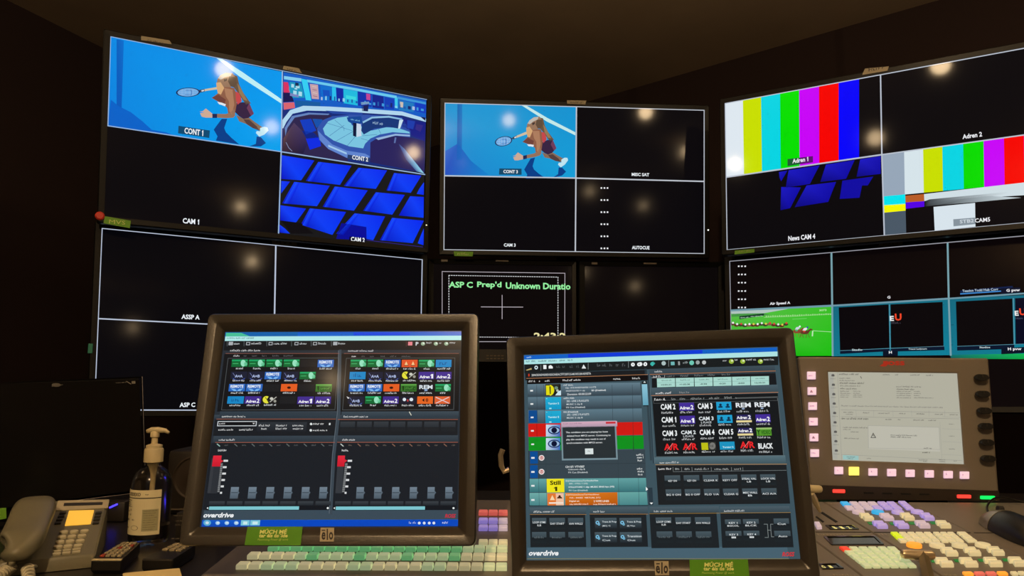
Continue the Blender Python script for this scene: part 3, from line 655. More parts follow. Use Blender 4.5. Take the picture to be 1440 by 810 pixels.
M_key={'green':mat('pale_green_key',(214,222,186),.3,emit=(176,196,150),es=.5),
 'beige':mat('beige_key',(226,218,190),.3,emit=(206,198,152),es=.46),'mint':mat('mint_key',(170,216,170),.3,emit=(100,180,120),es=.5),
 'lilac':mat('lilac_key',(196,188,220),.3,emit=(150,132,225),es=.55),'white':mat('white_lilac_key',(200,190,200),.45,emit=(200,180,200),es=.5),
 'pink':mat('pink_key',(210,120,110),.45,emit=(225,100,90),es=.6),'cyan':mat('cyan_key',(60,160,210),.45,emit=(30,160,225),es=.8),
 'lime':mat('lime_key',(190,200,40),.45,emit=(190,220,20),es=.8),'red':mat('red_key',(220,70,50),.45,emit=(230,60,40),es=.7),
 'orange':mat('orange_key',(230,150,60),.45,emit=(250,160,50),es=.8),'tag':mat('green_key_label',(30,130,60),.6,emit=(16,110,50),es=.5),
 'yellow':mat('yellow_key',(240,225,110),.45,emit=(250,235,110),es=1.0),'pinkw':mat('pinkish_white_key',(225,200,215),.45,emit=(225,190,210),es=.85)}
KL={'lilac':'lilac lit key','pink':'pink lit key','cyan':'cyan lit key','lime':'yellow-green lit key','red':'red lit key','orange':'orange lit key','yellow':'yellow lit key','white':'whitish lit key','mint':'mint green key'}
def key(parent,q,kind,h=.006,name='key',y=0,gap=.1):
    mb=MB(); keycap(mb,q,h,y=y,shrink=gap); o=obj(name,mb,M_key[kind],parent,smooth=False,bevel=.0006)
    if kind in KL: o['label']=KL[kind]
    return o
def grid(parent,q,nx,ny,kinds,h=.0042):
    """q: four photo corners TL,TR,BR,BL of a block of keys on the deck"""
    P=[np.array(dk(*a)) for a in q]
    for j in range(ny):
        for i in range(nx):
            def B(u,v): return (1-v)*((1-u)*P[0]+u*P[1])+v*((1-u)*P[3]+u*P[2])
            k=kinds(i,j) if callable(kinds) else kinds
            if k: key(parent,[B(i/nx,j/ny),B((i+1)/nx,j/ny),B((i+1)/nx,(j+1)/ny),B(i/nx,(j+1)/ny)],k,h,gap=.19)
# middle rows: regular pitch in the room
kp=(dk(714,799)[0]-dk(333,799)[0])/22; x1=dk(714,799)[0]
for zc,n,kn,dz in ((dk(600,800)[1],22,lambda i:'green' if random.random()<.45 else 'beige',.0185),(dk(600,786)[1],22,lambda i:('beige' if i<4 or i>17 else ('mint' if i%4==1 else 'green')),.0185),(dk(600,774.5)[1],21,lambda i:'mint' if i<17 else 'green',.0175)):
    for i in range(n):
        xa=x1-kp*(i+1); key(mod_mid,[(xa,zc+dz/2),(xa+kp,zc+dz/2),(xa+kp,zc-dz/2),(xa,zc-dz/2)],kn(n-1-i),.0075)
for py,dz,kd in ((766,.018,'beige'),(745,.02,'lilac'),(735,.02,'lilac'),(723.5,.02,'pink')):
    z=dk(690,py)[1]
    for i in range(3):
        a=dk(672.5+i*14,py)[0]; b=dk(672.5+(i+1)*14,py)[0]; key(mod_mid,[(a,z+dz/2),(b,z+dz/2),(b,z-dz/2),(a,z-dz/2)],'white' if (kd=='lilac' and i==2) else kd,.007)
# module with the pale green block, displays and lever, between the first two seams
D=lambda x,y:(1120+x/4.5,660+y/4.5)
modB=mod_mid
M_disp=mat('black_display_glass',(10,10,10),.15)
def display(parent,q,txt=None,n=3):
    P=[dk(*D(*a)) for a in q]; mb=MB(); bz=[P[0],P[1],P[2],P[3]]
    mb.loops([L3(rquad(P,.004,.002,3),0),L3(rquad(P,.004,.002,3),-.0015),L3(rquad(P,0,.0005,3),-.0018),L3(rquad(P,-.001,.0005,3),-.0006)],False,True); o=obj('display_window',mb,M_disp,parent)
    if txt:
        pc=Pic(DP,y0=-.0024); cx=sum(a[0] for a in q)/4; cy=sum(a[1] for a in q)/4
        for i,ch in enumerate(txt): c=D(cx-45+i*45,cy); pc.text(ch,c[0],c[1],4.2,3,(235,215,120),1,.05)
        pc.build('readout',M_lcd,o)
# block in the lower left part
red_done=[0]
modC=deck_module(fx(sA),fx(s1),'wedge shaped switcher panel with a red key and pale green key block')
grid(modC,[D(262,500),D(625,500),D(770,630),D(430,632)],6,5,lambda i,j:'red' if (i==0 and j==0) else 'green')
display(modC,[(190,432),(490,430),(535,474),(232,476)])
display(modC,[(200,360),(350,360),(378,378),(222,378)],'BIZ')
display(modC,[(158,606),(250,604),(278,626),(176,628)],'GI')
pc=Pic(DP,y0=-.0006,dy=.0001)
for a in ((135,413,325,8),(225,350,305,7),(235,668,380,9),(150,588,195,6)): x,y=D(a[0],a[1]); x2,_=D(a[2],0); pc.scrib(x,y,x2,a[3]/4.5,(170,160,130),1)
pc.build('panel_lettering',M_print,modC)
for a in (((155,278),(165,270),(262,332),(248,338)),((120,302),(128,298),(176,332),(166,338))):
    obj('lever_slot',prism(MB(),[dk(*D(*b)) for b in a],-.0006,.0),M_groove,modC)
key(modC,[dk(*D(110,348)),dk(*D(145,348)),dk(*D(165,382)),dk(*D(128,384))],'white')
# right module
modD=deck_module(fx(s1),fx(s2),'broad switcher panel with round and paired keys, lilac rear, pale green front')
grid(modD,[D(268,212),D(498,212),D(560,264),D(318,264)],4,2,lambda i,j:'cyan' if (i==0 and j==0) else 'white' if i<3 else ('lilac' if j else 'white'))
grid(modD,[D(503,212),D(618,212),D(680,262),D(560,262)],2,2,'lilac')
grid(modD,[D(636,210),D(690,210),D(755,262),D(693,262)],1,3,'lilac')
def rounds(parent,lst,r=.0108):
    for x,y,k in lst:
        c=dk(*D(x,y)); mb=MB(); roundcap(mb,c,r,r*.95,.006); o=obj('round_key',mb,M_key[k],parent,smooth=True)
        if k in KL: o['label']=KL[k].replace('key','round key')
rounds(modD,[(393,280,'white'),(515,280,'cyan'),(642,280,'lilac'),(765,278,'lilac')])
def pairs(parent,lst,w=84,sk=24,h=34):
    for x,y,k in lst:
        for s_ in (0,1):
            y0=y-h/2+s_*h*.5; xo=x-w/2+sk*(s_-.5)
            key(parent,[dk(*D(xo,y0)),dk(*D(xo+w-14,y0)),dk(*D(xo+w-2,y0+h*.46)),dk(*D(xo+14,y0+h*.46))],k,.007)
def tags(parent,lst):
    for x,y in lst:
        o=obj('label_strip',prism(MB(),[dk(*D(x-22,y-7)),dk(*D(x+12,y-7)),dk(*D(x+26,y+8)),dk(*D(x-10,y+8))],-.001,.0),M_key['tag'],parent)
pairs(modD,[(445,314,'beige'),(572,314,'white'),(702,312,'beige'),(828,312,'lilac')]); tags(modD,[(470,343),(608,345),(730,342),(865,340)])
pairs(modD,[(530,363,'lilac'),(664,363,'lilac'),(798,361,'white'),(930,361,'beige')],w=90)
grid(modD,[D(588,407),D(850,407),D(918,470),D(655,471)],5,3,lambda i,j:'lime' if i==0 and j<2 else 'beige')
grid(modD,[D(857,407),D(992,407),D(1068,470),D(922,470)],3,3,'beige'); grid(modD,[D(1005,406),D(1072,406),D(1156,468),D(1082,469)],1,3,'beige')
rounds(modD,[(745,490,'orange'),(890,491,'beige'),(1032,491,'beige'),(1180,490,'beige')],.0112)
pairs(modD,[(968,536,'beige'),(1113,534,'beige'),(1262,532,'beige')],w=100,h=40,sk=30); tags(modD,[(868,582),(1015,579),(1168,577),(1322,575)])
pairs(modD,[(935,604,'beige'),(1090,604,'beige'),(1245,602,'beige'),(1400,600,'beige')],w=106,h=44,sk=34)
grid(modD,[D(1040,662),D(1330,660),D(1350,676),D(1060,678)],4,1,lambda i,j:'orange' if i in (0,3) else 'pink'); grid(modD,[D(1345,660),D(1440,658),D(1460,676),D(1365,678)],2,1,'beige')
pc=Pic(DP,y0=-.0006,dy=.0001)
for a in ((520,413,580,8),(200,217,270,6),(940,668,1030,9)): x,y=D(a[0],a[1]); x2,_=D(a[2],0); pc.scrib(x,y,x2,a[3]/4.5,(170,160,130),1)
pc.build('panel_lettering',M_print,modD)
modE=deck_module(fx(s2),(1.32,1.32),'plain bronze grey switcher end panel under the computer mouse')
zz=dk(1300,749)[1]
for md,(a,b) in ((modC,(edge_at(*sA,zz)+.004,edge_at(*s1,zz)-.003)),(modD,(edge_at(*s1,zz)+.003,edge_at(*s2,zz)-.003)),(modE,(edge_at(*s2,zz)+.003,1.315))):
    obj('seam',prism(MB(),[(a,zz+.0012),(b,zz+.0012),(b,zz-.0012),(a,zz-.0012)],-.0005,.0),M_groove,md)
# levers
M_steel=mat('brushed_steel',(225,205,170),.3,metal=.75); M_dark=mat('black_plastic',(20,19,18),.4); M_cream=mat('cream_plastic',(205,190,150),.45)
t=thing('fader_lever','brushed steel T-bar lever with a dark arm on the lower switcher panel','lever',Matrix.Translation(ray(1292,800,1.08)))
a,b=ray(1267,779,1.1),ray(1314,781,1.1)
obj('handle',MB().tube([a+(b-a)*k for k in (0,.03,.1,.9,.97,1)],[.003,.0055,.0068,.0068,.0055,.003],16),M_steel,t,world=True,smooth=True)
c=(a+b)/2; P=DP.world(*(lambda q:(q[0],0,q[1]))(dk(1310,832)))
mb=MB(); 
for k in (0,): mb.tube([c+np.array([.008,0,0]),np.array(P)],[.0065,.0085],4)
obj('arm',mb,mat('olive_lever_arm',(104,92,66),.5),t,world=True)
t=thing('fader_lever','pale T-bar lever half hidden behind the right touchscreen','lever',Matrix.Translation(ray(1148,722,1.38)))
a,b=ray(1118,686,1.36),ray(1156,688,1.36)
obj('handle',MB().tube([a+(b-a)*k for k in (0,.03,.1,.9,.97,1)],[.003,.0055,.0068,.0068,.0055,.003],16),M_cream,t,world=True,smooth=True)
q=dk(1153,722); P=np.array(DP.world(q[0],-.004,q[1])); a=ray(1141,693,1.36); obj('arm',MB().tube([a,(a+P)/2+np.array([-.002,0,.004]),P],[.005,.006,.003],8),M_cream,t,world=True,smooth=True)

# ------------------------------------------------------------------ switcher display panel
CP=Plane(-13.39,-2.52,.33,(.7893,1.5459,-.0739))
t=thing('control_display','tilted bronze grey display unit with pale menu screen, lit square keys and black knobs','control panel',CP.mw())
o4=[CP.loc(*a) for a in ((1122,502),(1389,504),(1404.5,704.5),(1141,702))]; i4=[CP.loc(*a) for a in ((1164,523),(1345.8,525),(1355.4,652.8),(1170.5,646.9))]
mb=MB(); mb.loops([L3(rquad(i4,0,.0004,4),.002),L3(rquad(i4,0,.0004,4),-.003),L3(rquad(i4,.0025,.001,4),-.004),L3(rquad(o4,-.003,.004,4),-.004),L3(rquad(o4,0,.004,4),-.001),L3(rquad(o4,0,.004,4),.045),L3(rquad(o4,-.02,.004,4),.06)],False,True); obj('housing',mb,M_deck,t)
b4=[CP.loc(*a) for a in ((1140,681),(1403.5,689.5),(1404.5,704.5),(1141,702))]
obj('lower_strip',prism(MB(),rquad(b4,-.0005,.001,2),-.0065,-.0035),mat('dark_strip',(44,36,28),.4),t)
for i,x in enumerate((1220,1246,1272,1298)): 
    b_=[CP.loc(x-7,691.5+i*.6),CP.loc(x+7,691.8+i*.6),CP.loc(x+8,694+i*.6),CP.loc(x-6,693.8+i*.6)]; obj('slot',prism(MB(),b_,-.0072,-.006),M_groove,t)
for x,y,ww,c in ((1178.5,690,17,(250,60,50)),(1353.5,697.5,19,(250,60,50)),(1386.5,699,20,(10,220,90))):
    q=[CP.loc(x-ww/2,y-2.4),CP.loc(x+ww/2,y-2.2),CP.loc(x+ww/2,y+2.6),CP.loc(x-ww/2,y+2.3)]
    obj('indicator_bar',prism(MB(),rquad(q,0,.0015,4),-.010,-.006),mat('lit_bar_%d'%x,c,.4,emit=c,es=1.3),t)['label']='green lit bar' if c[0]<50 else 'red lit bar'
pic=Pic(CP,y0=.0); G_=(178,176,160); base(pic,[(1163.5,522.5),(1346.5,524.5),(1356,653.5),(1170,647.5)],(176,174,158)); pic.z(1100,490,3.857)
TX=(88,86,84)
pic.rect(250,135,300,600,(168,168,158),1); pic.line([(300,132),(322,605)],1.5,(140,140,134),2)
for i in range(9):
    y=146+i*51; x=275+i*2.3; 
    [pic.ell(x,y,9,6,TX,3,10),pic.rect(x-7,y-6,x+7,y+6,TX,3),pic.poly([(x-9,y+5),(x,y-8),(x+9,y+5)],TX,3)][0 if i%3==0 else 0]
    pic.scrib(x-13,y+18,x+16,6,(120,118,112),3)
def wr(t_,x,y,w_,h,c=TX): pic.text(t_,x+w_/2,y,w_,h,c,4,.0)
pic.scrib(308,140,418,9,(60,58,60),4); pic.line([(424,152),(430,162)],3,(50,50,50),5)
for a in ((545,142,38),(612,143,16),(695,144,52),(780,146,38)): pic.scrib(a[0],a[1],a[0]+a[2],7,TX,4)
for y,w_ in ((161,60),(174,84)): pic.scrib(310,y,310+w_,7,TX,4)
pic.scrib(312,188,445,9,(50,50,50),4); pic.scrib(314,203,425,7,TX,4); pic.scrib(314,218,405,8,(50,50,50),4)
for y in (232,243,253,263): pic.scrib(315,y,315+random.randint(20,62),6,TX,4); pic.scrib(385,y,420+random.randint(0,18),6,TX,4)
pic.scrib(618,207,755,8,TX,4); pic.scrib(620,221,718,8,(50,50,50),4)
for y in (233,244,255,267): pic.scrib(620,y,700,6,TX,4); pic.scrib(714,y,750+(70 if y>260 else 0),6,TX,4)
pic.scrib(320,311,872,7,(110,108,104),4)
pic.line([(318,333),(958,350)],1.3,(120,120,116),3); pic.line([(320,370),(958,382)],1.3,(120,120,116),3)
for x in (400,495,600,700,795,880): pic.line([(x,336),(x+2,370)],1,(140,140,136),3)
for a in ((332,346,385),(438,349,472),(520,351,584),(633,353,670),(728,355,772),(828,357,872),(908,359,952)): pic.scrib(a[0],a[1],a[2],7,TX,4)
pic.scrib(345,357,385,6,TX,4); pic.scrib(320,380,467,9,(50,50,50),4)
for a in ((560,385,597),(628,386,642),(710,388,770),(792,390,836)): pic.scrib(a[0],a[1],a[2],7,TX,4)
pic.scrib(330,428,465,7,TX,4); pic.scrib(330,439,372,6,TX,4); pic.scrib(372,452,418,7,TX,4); pic.scrib(336,487,415,7,TX,4)
pic.poly([(466,418),(850,428),(856,560),(468,545)],(186,184,170),2); pic.line([(466,418),(850,428),(856,548),(468,540),(466,418)],1.2,(140,140,136),3)
pic.poly([(479,485),(493,456),(509,485)],(40,40,40),4); pic.poly([(484,482),(493,463),(503,482)],(186,184,170),5); pic.rect(491.5,467,495,477,(40,40,40),6)
pic.scrib(588,470,732,7,(60,60,60),4); pic.scrib(588,480,698,7,(60,60,60),4); pic.scrib(768,541,812,7,(50,50,50),4); pic.scrib(760,564,802,8,(40,40,40),4)
for y in (412,477,547): pic.scrib(905,y-2,935,6,TX,4)
for y in (370,435,505,575): pic.line([(868,y),(972,y+5)],1.2,(150,150,144),3)
pic.line([(855,400),(866,600)],1.2,(150,150,144),3); pic.line([(320,575),(975,608)],1.2,(130,130,126),3)
pic.poly([(328,578),(414,582),(414,606),(330,602)],(150,190,186),3); pic.scrib(350,588,396,6,TX,4); pic.scrib(355,597,385,6,TX,4); pic.scrib(458,596,482,6,TX,4); pic.scrib(740,604,790,6,TX,4); pic.scrib(765,613,790,6,TX,4); pic.scrib(850,603,885,6,TX,4); pic.scrib(852,613,885,6,TX,4); pic.scrib(930,610,945,6,TX,4)
pic.build('screen',M_lcd,t)
# red brand mark above the screen
pic=Pic(CP,y0=-.0043); pic.z(1100,490,3.857); c=(214,52,36)
pic.text('ross',606,80,116,24,c,1,.06); pic.poly([(528,96),(560,72),(590,74),(560,98)],c,2); o=pic.build('logo',M_print,t)
def pkey(x,y,w_,h,kind,icon=None):
    q=[CP.loc(1100+(x+a*w_/2)/3.857,490+(y+b_*h/2)/3.857) for a,b_ in ((-1,-1),(1,-1),(1,1),(-1,1))]
    mb=MB(); keycap(mb,q,.009,inset=.08,shrink=.02,y=-.0038); o=obj('key',mb,M_key[kind],t,bevel=.0006)
    if kind=='yellow': o['label']='yellow lit key'
    if icon:
        pc=Pic(CP,y0=-.0131); pc.z(1100,490,3.857)
        if icon=='tri': pc.poly([(x-8,y+6),(x,y-8),(x+9,y+6)],(140,80,170),1); pc.poly([(x-4,y+4),(x,y-3),(x+5,y+4)],(225,200,215),2)
        else: pc.scrib(x-icon,y-1,x+icon,8,(120,60,150),1)
        pc.build('key_legend',M_print,o)
for (x,y),ic in zip(((155,148),(158,232),(162,313),(166,397),(169,482),(173,567)),(12,'tri',13,12,'tri',13)): pkey(x,y,46,42,'pinkw',ic)
for i,(x,y) in enumerate(((303,661),(385,664),(487,669),(588,672),(688,676),(791,679),(893,683),(981,686))): pkey(x,y,*((54,46) if i==1 else (46,40)),'yellow' if i==1 else 'pinkw',None if i==1 else 4)
for x,y in ((1075,158),(1081,248),(1090,338),(1098,422),(1104,510),(1111,597)):
    kn_=CP.loc(1100+x/3.857,490+y/3.857,-.012); mb=MB()
    L=[]
    for rr,yy in ((.5,-.004),(.5,-.012),(1,-.013),(1,-.022),(.85,-.025)):
        L.append([(kn_[0]+.0115*rr*math.cos(a*math.pi/12)*(1+.12*math.cos(2*a*math.pi/12)),yy,kn_[1]+.0072*rr*math.sin(a*math.pi/12)*(1-.1*math.cos(4*a*math.pi/12))) for a in range(24)])
    mb.loops(L,True,True); k=obj('knob',mb,M_dark,t,smooth=True)
    obj('knob_pointer',MB().box(kn_[0]-.001,kn_[0]+.001,-.0262,-.024,kn_[1],kn_[1]+.006),M_elo,k)
# support foot standing on the module behind
c=CP.world(sum(p[0] for p in o4)/4,.03,min(p[1] for p in o4)); obj('support_foot',MB().box(c[0]-.1,c[0]+.1,c[1]-.01,c[1]+.06,DZ,c[2]+.03,.003),M_dark,t,world=True)

# ------------------------------------------------------------------ touchscreens
SC=.899
def elo(pl,inner,outer,label):
    t=thing('touchscreen_monitor',label,'touchscreen',pl.mw()); i=[pl.loc(*a) for a in inner]; o=[pl.loc(*a,-.006) for a in outer]
    def mix(k,off=0): return [lerp(i[n],o[n],k) for n in range(4)]
    mb=MB(); L=[]
    for k,y,r in ((0.0,.0015,.0006),(0.0,-.001,.0006),(.10,-.0035,.002),(.42,-.0085,.004),(.5,-.009,.004),(.93,-.0095,.008),(.985,-.0075,.009),(1,-.003,.010),(1,.012,.010)):
        L.append(L3(rquad(mix(k),0,r,6),y))
    mb.loops(L); obj('front_bezel',mb,M_elo,t,smooth=True)
    mb=MB(); mb.loops([L3(rquad(o,-.001,.009,6),.0115),L3(rquad(o,-.006,.01,6),.022),L3(rquad(o,-.045,.02,6),.044),L3(rquad(o,-.07,.02,6),.05)],True,True); obj('rear_housing',mb,M_elob,t,smooth=True)
    return t,i,o
def elo_stand(t,pl,bx,by,w_=.09):
    c=np.array(pl.world(0,.052,.0)); bz=float(DP.world(0,0,(by-1.05)/math.cos(R(4.46)))[2])
    obj('stand_neck',MB().tube([c+np.array([0,-.01,-.01]),(c+np.array([bx,by,bz+.05]))/2+np.array([0,.02,.02]),np.array([bx,by,bz+.012])],[.022,.02,.026],12),M_elob,t,world=True,smooth=True)
    mb=MB(); th=math.tan(R(4.46))
    q=[(bx-w_,by-.09),(bx+w_,by-.09),(bx+w_,by+.1),(bx-w_,by+.1)]; z=lambda y:bz+(y-by)*th+.0008
    mb.loops([[(x,y,z(y)) for x,y in q],[(x,y,z(y)+.010) for x,y in q],[(x*.9+bx*.1,y*.9+by*.1,z(y)+.016) for x,y in q]],True,True)
    obj('stand_base',mb,M_elob,t,world=True,bevel=.002)
def sticker(t,pl,q4,dark=False):
    y=-.0102; P=[pl.loc(*a,y) for a in q4]; mb=MB(); prism(mb,P,y,y-.0004); o=obj('sticker',mb,mat('lime_green_vinyl',(84,150,20),.5,noise=.06,scale=40),t); o['label']='lime green sticker on the bottom bezel'
    pc=Pic(pl,y0=y-.0006,dy=.00008); cx=sum(a[0] for a in q4)/4; cy=sum(a[1] for a in q4)/4; w_=q4[1][0]-q4[0][0]; Y=(236,240,150)
    h=q4[3][1]-q4[0][1]
    pc.text('MÚCH MÉ',cx-.01*w_,cy-.25*h,.50*w_,.27*h,Y,1,.055,shear=.12)
    pc.text('tar éis úsáide',cx-.01*w_,cy-.02*h,.52*w_,.2*h,Y,1,.045,shear=.15)
    pc.text('Maximising Power @ work',cx-.02*w_,cy+.21*h,.56*w_,.15*h,(190,214,110),1,.0,shear=.3)
    pc.build('sticker_lettering',M_print,o)
def logo(t,pl,q4):
    y=-.0102; P=[pl.loc(*a,y) for a in q4]; o=obj('badge',prism(MB(),P,y,y-.0006),mat('badge_silver',(176,166,140),.45),t)
    pc=Pic(pl,y0=y-.0008,dy=.0001); cx=sum(a[0] for a in q4)/4; cy=sum(a[1] for a in q4)/4; w_=q4[1][0]-q4[0][0]; h=q4[3][1]-q4[0][1]; K=(40,32,26)
    pc.text('e',cx-.27*w_,cy+.09*h,.30*w_,.56*h,K,1,.03); pc.rect(cx-.40*w_,cy-.35*h,cx-.14*w_,cy-.27*h,K,1)
    pc.line([(cx+.01*w_,cy-.38*h),(cx+.01*w_,cy+.35*h)],1.9,K,1); pc.ell(cx+.28*w_,cy+.09*h,.15*w_,.28*h,K,1,16,hole=.45); pc.build('badge_lettering',M_print,o)

EL=Plane(-.5,-12.1,-.49,(-.2675*SC,1.1483*SC,-.0718*SC)); ER=Plane(-6.2,-8.4,-1.87,(.2083*SC,1.0961*SC,-.1033*SC))
iL=[(316.5,466.5),(649,465),(644,741.5),(281,741.5)]
tEL,_i,_o=elo(EL,iL,[(294,441.5),(673.5,441.5),(669,768),(252,768)],'left touchscreen on the desk, audio mixer page with a small green sticker')
elo_stand(tEL,EL,-.27,1.36,.085)
pic=Pic(EL,y0=.0,dy=.00006); P_=pic
SL=(38,46,54); DK=(22,24,28); LN=(120,96,84); EDGE=(84,96,104)
base(pic,iL,SL)
# upper left part of the page: zoom frame (280,440) x5.06
pic.z(280,440,5.06)
P_.rect(188,138,1865,168,[(12,84,190),(20,110,210)],1); P_.rect(188,138,700,168,(14,96,170),1.5); P_.poly([(192,142),(300,142),(360,166),(190,168)],(70,190,150),2); P_.rect(1100,139,1500,158,(10,70,220),2)
P_.rect(187,168,1865,194,(176,232,232),2); P_.scrib(200,180,400,12,(70,110,110),3)
P_.rect(183,196,1862,262,(20,24,28),1)
for x0,x1 in ((212,295),(336,448),(496,628),(680,770),(812,915),(955,1050)):
    P_.rect(x0,206,x0+28,230,(170,175,180),2) if x0 in (212,955) else P_.frame(x0,208,x0+26,230,5,(170,175,180),2); P_.scrib(x0+36,219,x1,15,(205,210,212),3)
for x in (200,320,482,658,798,942): P_.line([(x,202),(x,236)],2.5,(110,120,124),3)
P_.scrib(222,269,435,14,(210,210,210),3)
P_.line([(190,289),(998,289)],3,(150,90,72),3); P_.rect(180,292,1000,700,(20,22,25),1); P_.rect(150,700,1000,742,[(52,64,74),(40,52,62)],1)
for i,(x0,x1) in enumerate(((245,290),(318,342),(378,415),(448,480),(522,568),(602,670))): P_.scrib(x0,306,x1,12,(225,225,225) if i==0 else (96,98,100),3)
P_.frame(205,322,968,690,3,(86,92,94),2) 
def icon(x,y,k,w_=108,h=54,lab=True,ww=None):
    f=P_
    if k=='g': f.rect(x,y,x+w_,y+h,(14,104,52),3); f.rect(x,y,x+w_,y+12,(24,160,96),4); f.ell(x+w_*.72,y+h*.5,18,24,(150,225,190),5); f.ell(x+w_*.88,y+h*.62,12,14,(90,190,140),5); f.rect(x+5,y+26,x+45,y+32,(60,170,100),5)
    elif k=='r':
        f.rect(x,y,x+w_,y+h,(44,104,190),3); f.text('REMOTE',x+w_*.5,y+h*.32,w_*.84,h*.42,(225,235,245),5,.05); f.poly([(x+10,y+h*.62),(x+w_*.38,y+h*.7),(x+w_*.5,y+h*.98),(x+w_*.62,y+h*.7),(x+w_-10,y+h*.62),(x+w_*.7,y+h*.98),(x+w_*.3,y+h*.98)],(120,180,235),4)
    elif k in('a','b'): f.rect(x,y,x+w_,y+h,(28,32,52),3); f.text('A=A' if k=='a' else 'A=B',x+w_*.5,y+h*.62,w_*.5,h*.4,(170,185,225),4,.03); f.line([(x+w_*.12,y+h*.2),(x+w_*.3,y+h*.75)],3,(120,130,180),4); f.ell(x+w_*.5,y+h*.9,w_*.4,h*.3,(60,80,160),4,a0=0,a1=180,hole=.8)
    elif k=='o': f.rect(x,y,x+w_,y+h,(226,92,34),3); f.ell(x+w_*.5,y+h*.5,13,9,(60,24,14),4); f.rect(x+w_*.38,y+h*.42,x+w_*.5,y+h*.55,(60,24,14),4)
    elif k=='oo': f.rect(x,y,x+w_,y+h,(224,84,40),3); [ (f.poly([(x+w_*c-14,y+h*.8),(x+w_*c,y+h*.2),(x+w_*c+14,y+h*.8)],(246,200,140),4)) for c in (.28,.72)]; f.rect(x+w_*.15,y+h*.72,x+w_*.42,y+h*.8,(50,20,10),5); f.rect(x+w_*.58,y+h*.72,x+w_*.85,y+h*.8,(50,20,10),5)
    elif k=='ox': f.rect(x,y,x+w_,y+h,(220,96,50),3); f.line([(x+10,y+6),(x+w_-10,y+h-4)],6,(220,200,200),5); f.line([(x+w_-10,y+6),(x+10,y+h-4)],6,(220,200,200),5)
    elif k=='od': f.rect(x,y,x+w_,y+h,(228,100,34),3); f.poly([(x+w_*.3,y+h*.5),(x+w_*.45,y+h*.25),(x+w_*.45,y+h*.75)],(40,20,10),4); f.ell(x+w_*.62,y+h*.5,10,14,(150,60,20),4)
    elif k=='v': f.rect(x,y,x+w_,y+h,(52,118,40),3); f.rect(x,y,x+w_,y+10,(90,160,70),4); f.poly([(x+8,y+14),(x+24,y+14),(x+20,y+h-6),(x+12,y+h-6)],(20,60,20),4); f.rect(x+30,y+18,x+w_-6,y+h-6,(30,84,30),4); f.scrib(x+34,y+h*.6,x+w_-8,16,(80,150,60),5)
    elif k=='c': f.rect(x,y,x+w_,y+h,(24,134,196),3); f.scrib(x+25,y+h*.5,x+w_-25,26,(14,90,150),4)
    elif k in('1','2'): f.rect(x,y,x+w_,y+h,(66,44,140),3); f.text('Adren',x+w_*.38,y+h*.68,w_*.66,h*.4,(240,240,245),5,.06,shear=0); f.text(k,x+w_*.84,y+h*.6,w_*.18,h*.6,(240,240,245),5,.08)
    elif k=='y': f.rect(x,y,x+w_,y+h,(24,24,26),3); f.ell(x+w_*.28,y+h*.5,28,26,(226,222,60),4,a0=60,a1=300); f.line([(x+w_*.5,y+h*.8),(x+w_*.9,y+h*.15)],6,(180,180,170),5); f.ell(x+w_*.6,y+h*.35,12,10,(200,200,190),5); f.ell(x+w_*.82,y+h*.7,10,10,(150,150,140),5); f.line([(x+w_*.2,y+h*.2),(x+w_*.4,y+h*.7)],4,(60,60,30),5)
    elif k=='m': f.rect(x,y,x+w_,y+h,(16,20,30),3); f.text('REM',x+w_*.5,y+h*.4,w_*.86,h*.55,(215,225,232),4,.06); f.ell(x+w_*.5,y+h*.82,12,8,(130,160,200),5)
    elif k=='d': f.rect(x,y,x+w_,y+h,(26,28,44),3); f.ell(x+w_*.25,y+h*.42,12,12,(220,230,240),4); f.ell(x+w_*.7,y+h*.42,13,12,(220,230,240),4); f.ell(x+w_*.47,y+h*.55,6,9,(180,60,60),4)
    elif k=='e': f.rect(x,y,x+w_,y+h,(28,30,33),3); return
    if lab: f.scrib(x+(ww or 10),y+h+12,x+w_-(ww or 10),14,(215,218,220),4)
rows=[[('g',235,332),('g',357,332),('g',480,332),('g',603,332),('e',725,332),('r',846,334)],
[('a',228,418),('b',350,418),('r',470,420),('b',595,418),('g',718,420),('e',840,420)],
[('r',215,506),('r',338,506),('e',462,508),('o',585,506),('e',708,508),('v',832,508)],
[('c',205,594),('2',328,594),('y',450,592),('e',578,594),('1',702,596),('2',826,596)]]
for r_ in rows:
    for k,x,y in r_: icon(x,y,k,110,52,ww=28 if k=='g' else 12)
pic.z(470,440,5.062)
P_.rect(60,140,1,1,SL,0) if False else None
for x0,w_,k in ((510,10,'l'),(525,30,'p'),(580,20,'P'),(618,30,'o'),(710,30,'o'),(784,28,'o')):
    if k=='l': P_.line([(513,204),(513,238)],2.5,(110,60,60),3)
    elif k=='p': P_.rect(526,206,556,232,(226,130,140),3)
    elif k=='P': P_.text('P',590,220,20,26,(210,216,220),3,.05)
    else: P_.ell(x0+14,220,15,13,(150,180,150),3); P_.ell(x0+18,216,7,6,(220,230,220),4); P_.scrib(x0+38,214,x0+(95 if x0>700 and x0<784 else 78) - (40 if x0==710 else 0),12,(205,208,210),3)
P_.scrib(100,271,290,14,(210,210,210),3); P_.line([(70,289),(886,289)],3,(150,90,72),3); P_.rect(66,292,886,700,(20,22,25),1); P_.rect(55,702,886,742,[(60,74,84),(44,56,66)],1)
for i,(x0,x1) in enumerate(((125,165),(195,220),(255,292),(330,366),(398,445),(480,550))): P_.scrib(x0,310,x1,12,(225,225,225) if i==0 else (96,98,100),3)
P_.frame(85,322,852,690,3,(86,92,94),2)
